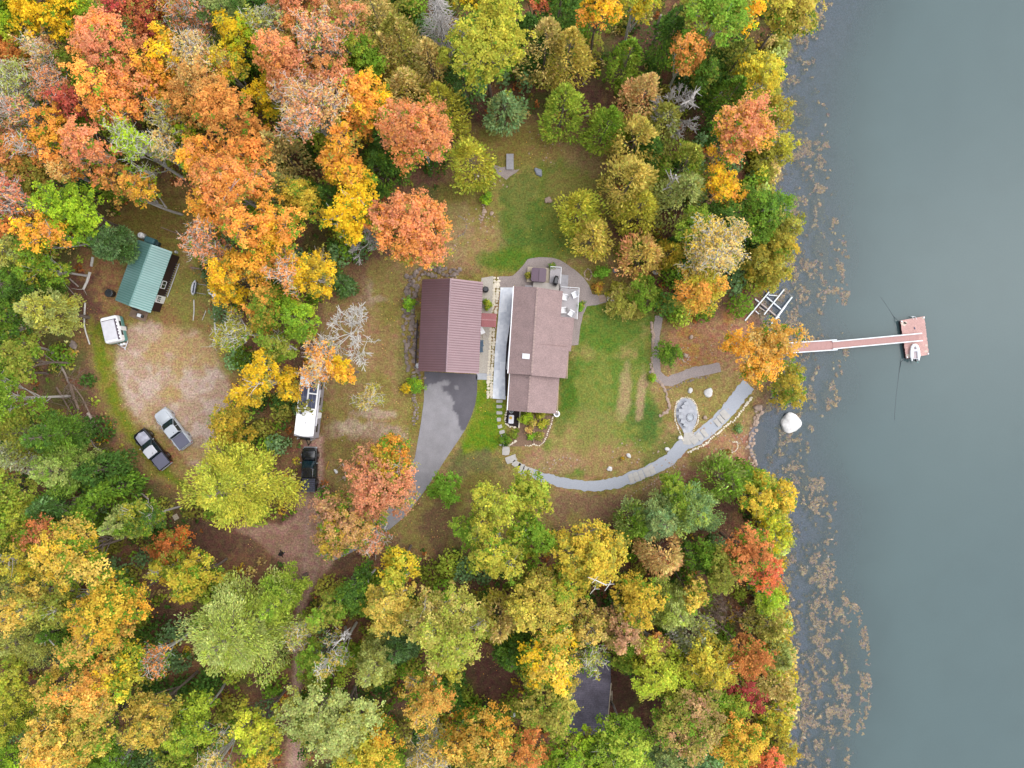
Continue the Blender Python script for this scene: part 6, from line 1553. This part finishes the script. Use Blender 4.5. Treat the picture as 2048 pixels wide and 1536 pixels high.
mb.build('rack', M_GREYWOOD, t)
p = P(432, 598); t = thing('kayak', 'short white and black kayak under the yellow tree by the gravel yard', 'kayak', p, math.radians(-12)); hull(MB(), 1.5, .5, .1, .45).build('hull', M_WHITE, t, smooth=True); MB().prism(rrect(.26, .6, .1), .42, .48).build('cockpit', M_BLACK, t)
for px, py, lab in ((424,585,'white cooler box beside the kayak, western one'),(430,589,'white cooler box beside the kayak, eastern one')):
    p = P(px, py); t = thing('cooler_box', lab, 'cooler', p, .3, 'cooler boxes by the kayak'); MB().box(0, 0, .25, .5, .7, .5).build('body', M_OFFWHITE, t, bevel=.05); MB().box(0, 0, .53, .52, .72, .07).build('lid', M_WHITE, t, bevel=.03)
# ================================================================== LOGS, SNAGS, SMALL THINGS
def log(pts, r0, r1, m, label, group=None, nm='fallen_log', cat='log', dz=.05, twigs=0, seed=0):
    v = [P(a, b, r0*.6+dz) for a, b in pts]; R = random.Random(seed); k = len(v)
    o3 = v[0].copy(); q = [(x-o3) for x in v]; q = [x+Vector((R.uniform(-.04, .04), R.uniform(-.04, .04), 0)) for x in q]
    mb = MB().tube(q, [r0+(r1-r0)*i/(k-1) for i in range(k)], 8)
    for _ in range(twigs):
        i = R.randint(0, k-2); s = q[i].lerp(q[i+1], R.random()); d = (q[i+1]-q[i]).normalized(); n = Vector((-d.y, d.x, 0))*R.choice((-1, 1)); e = s+(d*R.uniform(.2, .8)+n*R.uniform(.4, 1.1)+Vector((0, 0, R.uniform(.0, .5))))*R.uniform(.6, 1.5)
        mb.tube([s, (s+e)/2+Vector((R.uniform(-.1, .1), R.uniform(-.1, .1), .05)), e], [.03,.02,.012], 4)
    o = mb.build(nm, m); o.location = o3; return tag(o, label, cat, group)
M_LOG = mat('bleached_log', (206,188,176), .9, nscale=3, namt=.2); M_LOGB = mat('brown_log', (172,146,128), .9, nscale=3, namt=.25)
B_ = 'birch poles by the gravel yard'
log([(171,606),(170,630),(169.5,650),(172,664),(177,678),(180,689)], .11, .08, M_BIRCH, 'curved white birch log lying west of the camper')
log([(186.5,515),(184,533)], .17, .16, M_BIRCH, 'short thick white log north of the second white log')
log([(181,545),(175,565),(168,579)], .18, .14, M_BIRCH, 'thick white log below the short one, west of the shed', twigs=2)
log([(122,558),(138,576),(152,592)], .07, .05, M_LOG, 'thin pale pole pointing at the thick white log', twigs=2)
log([(140,558),(158,573)], .1, .09, M_LOG, 'short pale log beside the thin pole')
log([(36,682),(60,688),(88,697),(112,704)], .17, .12, M_LOG, 'pale fallen trunk under the south side of the pale blue green pine', twigs=6, seed=2)
log([(102,700),(118,722),(132,748),(146,782)], .16, .1, M_LOG, 'long fallen trunk leading down from the pale fallen trunk', twigs=8, seed=3)
log([(141,768),(150,796),(159,820)], .19, .15, M_LOGB, 'thick brown trunk west of the grass strip')
log([(146,768),(166,796),(182,830),(198,862)], .1, .08, M_LOGB, 'long thin brown trunk beside the thick brown one', twigs=8, seed=4)
log([(177,826),(188,844),(199,862)], .2, .17, M_LOG, 'stubby pale log at the end of the long thin brown trunk', twigs=6, seed=5)
log([(176,870),(190,892),(205,905)], .1, .08, M_LOG, 'pale log amid twigs south of the stubby pale log', twigs=14, seed=6)
log([(388,600),(389,622),(387,641)], .08, .06, M_BIRCH, 'straight white birch pole south of the rowboat', B_)
log([(429,606),(430,640),(432,667)], .1, .12, M_BIRCH, 'western arm of the forked white birch poles', B_)
log([(455,629),(444,648),(433,668)], .09, .11, M_BIRCH, 'eastern arm of the forked white birch poles', B_)
log([(432,668),(428,682),(425,692)], .08, .05, M_BIRCH, 'short white pole below the birch fork', B_, twigs=2)
log([(412,622),(405,640)], .05, .04, M_BIRCH, 'thin white stick between the birch poles', B_)
for i, (a, b, r) in enumerate((((236,962),(280,998),.12),((241,957),(273,984),.13),((245,953),(268,972),.12),((252,956),(278,988),.13),((250,965),(268,985),.11))):
    log([a, ((a[0]+b[0])/2, (a[1]+b[1])/2), b], r, r*.9, M_LOGB if i % 2 else M_LOG, ('westernmost long log of the stacked pile','second log from the west in the stacked pile','northern short log of the stacked pile','easternmost log of the stacked pile','short middle log of the stacked pile')[i], 'stacked logs by the yard edge', dz=.0 if i < 3 else .2, seed=i)
log([(275,978),(286,988),(297,997)], .14, .12, M_LOG, 'single pale log east of the stacked pile')
log([(222,1005),(240,1018)], .12, .1, M_ASH, 'pale log in the shade south of the stacked pile')
log([(628,983),(642,975),(656,968)], .13, .11, M_LOG, 'grey log lying behind the tailgate of the black pickup')
log([(652,939),(658,922)], .05, .04, M_YELLOW, 'thin orange yellow stick in the grass east of the black pickup')
log([(322,455),(345,463),(366,470)], .07, .05, M_LOGB, 'thin reddish branch in the grass north of the shed', twigs=3)
log([(382,535),(398,538),(412,541)], .12, .09, M_LOGB, 'brown log at the edge of the pink tree east of the shed', twigs=6, seed=9)
log([(1165,232),(1180,233)], .09, .08, M_LOG, 'short pale log at the top of the clearing')
log([(1200,118),(1208,124)], .08, .07, M_LOG, 'short pale stick on the bare floor below the golden maple')
log([(1163,172),(1172,164)], .06, .05, M_LOG, 'broken pale branch on the bare floor north of the light green cedar', twigs=4)
log([(686,926),(691,945),(690,962)], .08, .05, M_LOG, 'thin curved branch by the rusty pink crown near the driveway', twigs=4, seed=11)
log([(1008,790+0),(1008.5,790.5)], .02, .02, M_LOG, 'x') if False else None
def snag(base, top, h, r0, m, label, limbs=0, seed=0, nm='dead_snag'):
    p = P(*base); T = W(*top, h); t_ = T-p; R = random.Random(seed); mb = MB()
    q = [Vector((0, 0, -.3)), t_*.33+Vector((.1, 0, 0)), t_*.66+Vector((-.08, .1, 0)), t_]; mb.tube(q, [r0, r0*.85, r0*.65, r0*.4], 8)
    for i in range(limbs):
        s = t_*R.uniform(.55, 1.0); e = s+Vector((R.uniform(-1, 1), R.uniform(-1, 1), R.uniform(.1, .9)))*R.uniform(.8, 2.0); md = (s+e)/2+Vector((R.uniform(-.2, .2), R.uniform(-.2, .2), .1)); mb.tube([s, md, e], [r0*.4, r0*.28, .03], 6)
        for _ in range(2): e2 = md+Vector((R.uniform(-1, 1), R.uniform(-1, 1), R.uniform(0, .8)))*.7; mb.tube([md, e2], [.05, .02], 4)
    o = mb.build(nm, m); o.location = p; return tag(o, label, 'dead tree', 'standing dead trunks')
snag((1306,88), (1322,30), 11, .26, M_LOG, 'pale bare trunk leaning in the brown opening at the top')
snag((1405,223), (1444,184), 8, .16, M_ASH, 'slim dead trunk leaning north-east above the brown opening by the lake')
snag((1332,400), (1352,350), 12.5, .22, M_ASH, 'bleached snag with stub limbs beside the grey olive cedar', 6, 4)
snag((1362,222), (1386,196), 11.5, .2, M_ASH, 'forked bleached dead tree south-east of the dull orange birch', 8, 7)
snag((300,1068), (300,1030), 9, .14, M_ASH, 'crooked bleached trunk over the dark green crown by the log pile', 4, 9)
snag((690,1255), (688,1278), 16, .2, M_ASH, 'bleached dead top with crooked limbs east of the narrow road', 9, 13)
snag((1160,1150), (1212,1170), 15.5, .16, M_BIRCH, 'white forked dead top in the southern woods', 5, 15)
snag((60,1235), (108,1290), 11, .16, M_BIRCH, 'white birch trunk bare at the bottom in the south-western woods', 4, 16)
snag((10,1245), (58,1222), 6, .13, M_BIRCH, 'white birch trunk bent low at the west edge')
snag((8,1395), (44,1378), 6, .12, M_BIRCH, 'second bent white trunk at the west edge, below the first')
# fallen dead crown beside the log
p = P(140, 815); t = thing('fallen_dead_tree', 'grey brown dead conifer lying with its branches up west of the trunks', 'dead tree', p)
R_ = np.random.RandomState(5); segs = []
for k in range(9):
    az = R_.uniform(0, 6.3); dd = np.array([math.cos(az)*.9, math.sin(az)*.9, R_.uniform(.1, .5)]); dd /= np.linalg.norm(dd); branch_tree(R_, np.array([R_.uniform(-1.2, 1.2), R_.uniform(-2, 2), .2]), dd, 2.4, .05, 2, segs, .5, .0)
segs = [s[:6]+[max(s[6], .018), max(s[7], .014)] for s in segs]
segs += curve((-1.6, 2.6, .25), (1.4, -2.8, .3), (.1, .1, .1), .14, .06, 4)
v_, q_ = tubes(segs, 4); np_mesh('branches', v_, q_, M_BROWNWOOD, None, t)
p = P(1415, 1235); t = thing('fallen_dead_tree', 'reddish brown dead conifer lying in the gap of the south-eastern woods', 'dead tree', p); segs = []
for k in range(9):
    az = R_.uniform(0, 6.3); dd = np.array([math.cos(az), math.sin(az)*.8, R_.uniform(.2, .7)]); dd /= np.linalg.norm(dd); branch_tree(R_, np.array([R_.uniform(-2, 2), R_.uniform(-1, 1), 2.0]), dd, 2.6, .05, 2, segs, .5, .0)
segs = [s[:6]+[max(s[6], .018), max(s[7], .014)] for s in segs]; segs += curve((-4, 2.6, .3), (3, -2.0, 2.6), (.1, .1, .4), .16, .06, 4)
v_, q_ = tubes(segs, 4); np_mesh('branches', v_, q_, M_BROWNWOOD, None, t)
# footbridge
p = P(1020, 325); t = thing('footbridge', 'small grey slatted footbridge over stones on the north lawn', 'footbridge', p, 0)
mb = MB(); [mb.box(0, -.92+i*.135, .30, .94, .115, .05) for i in range(15)]; mb.build('slats', M_GREYWOOD, t)
for x in (-.36, .36): MB().box(x, 0, .18, .09, 1.9, .18).build('beam', M_GREYWOOD, t)
p = P(1244, 917); t = thing('flower_pot', 'yellow flower pot on the lawn above the path', 'flower pot', p)
MB().tube([(0,0,0),(0,0,.3),(0,0,.34)], [.18,.25,.27], 14).build('pot', M_CREAM, t)
R_ = np.random.RandomState(9); n = 90; d = R_.normal(0, 1, (n, 3)); d /= np.linalg.norm(d, axis=1)[:, None]; d[:, 2] = np.abs(d[:, 2]); pos = d*[.27,.27,.25]+[0,0,.34]; ln = R_.uniform(.05, .09, n)
np_mesh('flowers', leaf_quads(R_, pos, d, ln, ln*.8, .3).reshape(-1, 3), np.arange(n*4).reshape(-1, 4), M_LEAF, np.tile(alb(244,196,50), (n, 1)), t)
p = P(352, 1034); t = thing('board_stack', 'small stack of whitish boards by the dirt road bend', 'boards', p, .5)
for i in range(3): MB().box((i-1)*.22, 0, .08+.05*(i % 2), .2, .7, .06).build('board', M_DECKW, t)
p = P(563, 1107); t = thing('tree_stump', 'small blackened stump at the edge of the dirt road', 'stump', p)
mb = MB().tube([(0,0,-.1),(0,0,.2),(0,0,.55)], [.34,.26,.22], 9); [mb.tube([(0,0,.15),(.5*math.cos(a), .5*math.sin(a), 0)], [.12,.05], 6) for a in (0.3, 1.9, 3.6, 5.0)]; mb.build('wood', M_BLACK, t)
# ================================================================== LIGHT, SKY, CAMERA
wd = bpy.data.worlds.new('World'); SC.world = wd; wd.use_nodes = True; nt = wd.node_tree; nt.nodes.clear()
N, L = nt.nodes.new, nt.links.new
SUN_EL, SUN_AZ = math.radians(56), math.radians(78)     # azimuth clockwise from north, light from the lake side
sky = N('ShaderNodeTexSky'); sky.sky_type = 'NISHITA'; sky.sun_disc = False; sky.sun_elevation = SUN_EL; sky.sun_rotation = SUN_AZ; sky.air_density = 1.0; sky.dust_density = 1.2
hs_ = N('ShaderNodeHueSaturation'); hs_.inputs['Saturation'].default_value = SKY_SAT; bg = N('ShaderNodeBackground'); bg.inputs['Strength'].default_value = SKY_STR; wo_ = N('ShaderNodeOutputWorld')
L(sky.outputs[0], hs_.inputs['Color']); L(hs_.outputs[0], bg.inputs['Color']); L(bg.outputs[0], wo_.inputs[0])
ld = bpy.data.lights.new('sun', 'SUN'); ld.energy = SUN_STR; ld.angle = math.radians(70); ld.color = (1.0, .96, .9)
so = bpy.data.objects.new('sun', ld); COL.objects.link(so)
dirv = Vector((math.sin(SUN_AZ)*math.cos(SUN_EL), math.cos(SUN_AZ)*math.cos(SUN_EL), math.sin(SUN_EL)))
so.rotation_euler = (-dirv).to_track_quat('-Z', 'Y').to_euler(); so.location = dirv*60
cd = bpy.data.cameras.new('camera'); cam = bpy.data.objects.new('camera', cd); COL.objects.link(cam)
cam.location = (0, 0, H); cam.rotation_euler = (0, 0, 0)
cd.sensor_fit = 'HORIZONTAL'; cd.angle = 2*math.atan(1024/S/H); cd.clip_end = 3000; cd.clip_start = .5
SC.camera = cam
SC.view_settings.view_transform = 'Standard'; SC.view_settings.look = 'None'; SC.view_settings.gamma = 1; SC.view_settings.exposure = EXPO; SC.view_settings.use_curve_mapping = False
SC.render.engine = 'CYCLES'; SC.cycles.max_bounces = 6; SC.cycles.diffuse_bounces = 3; SC.cycles.transparent_max_bounces = 8
SC.cycles.use_adaptive_sampling = True; SC.cycles.adaptive_threshold = .015
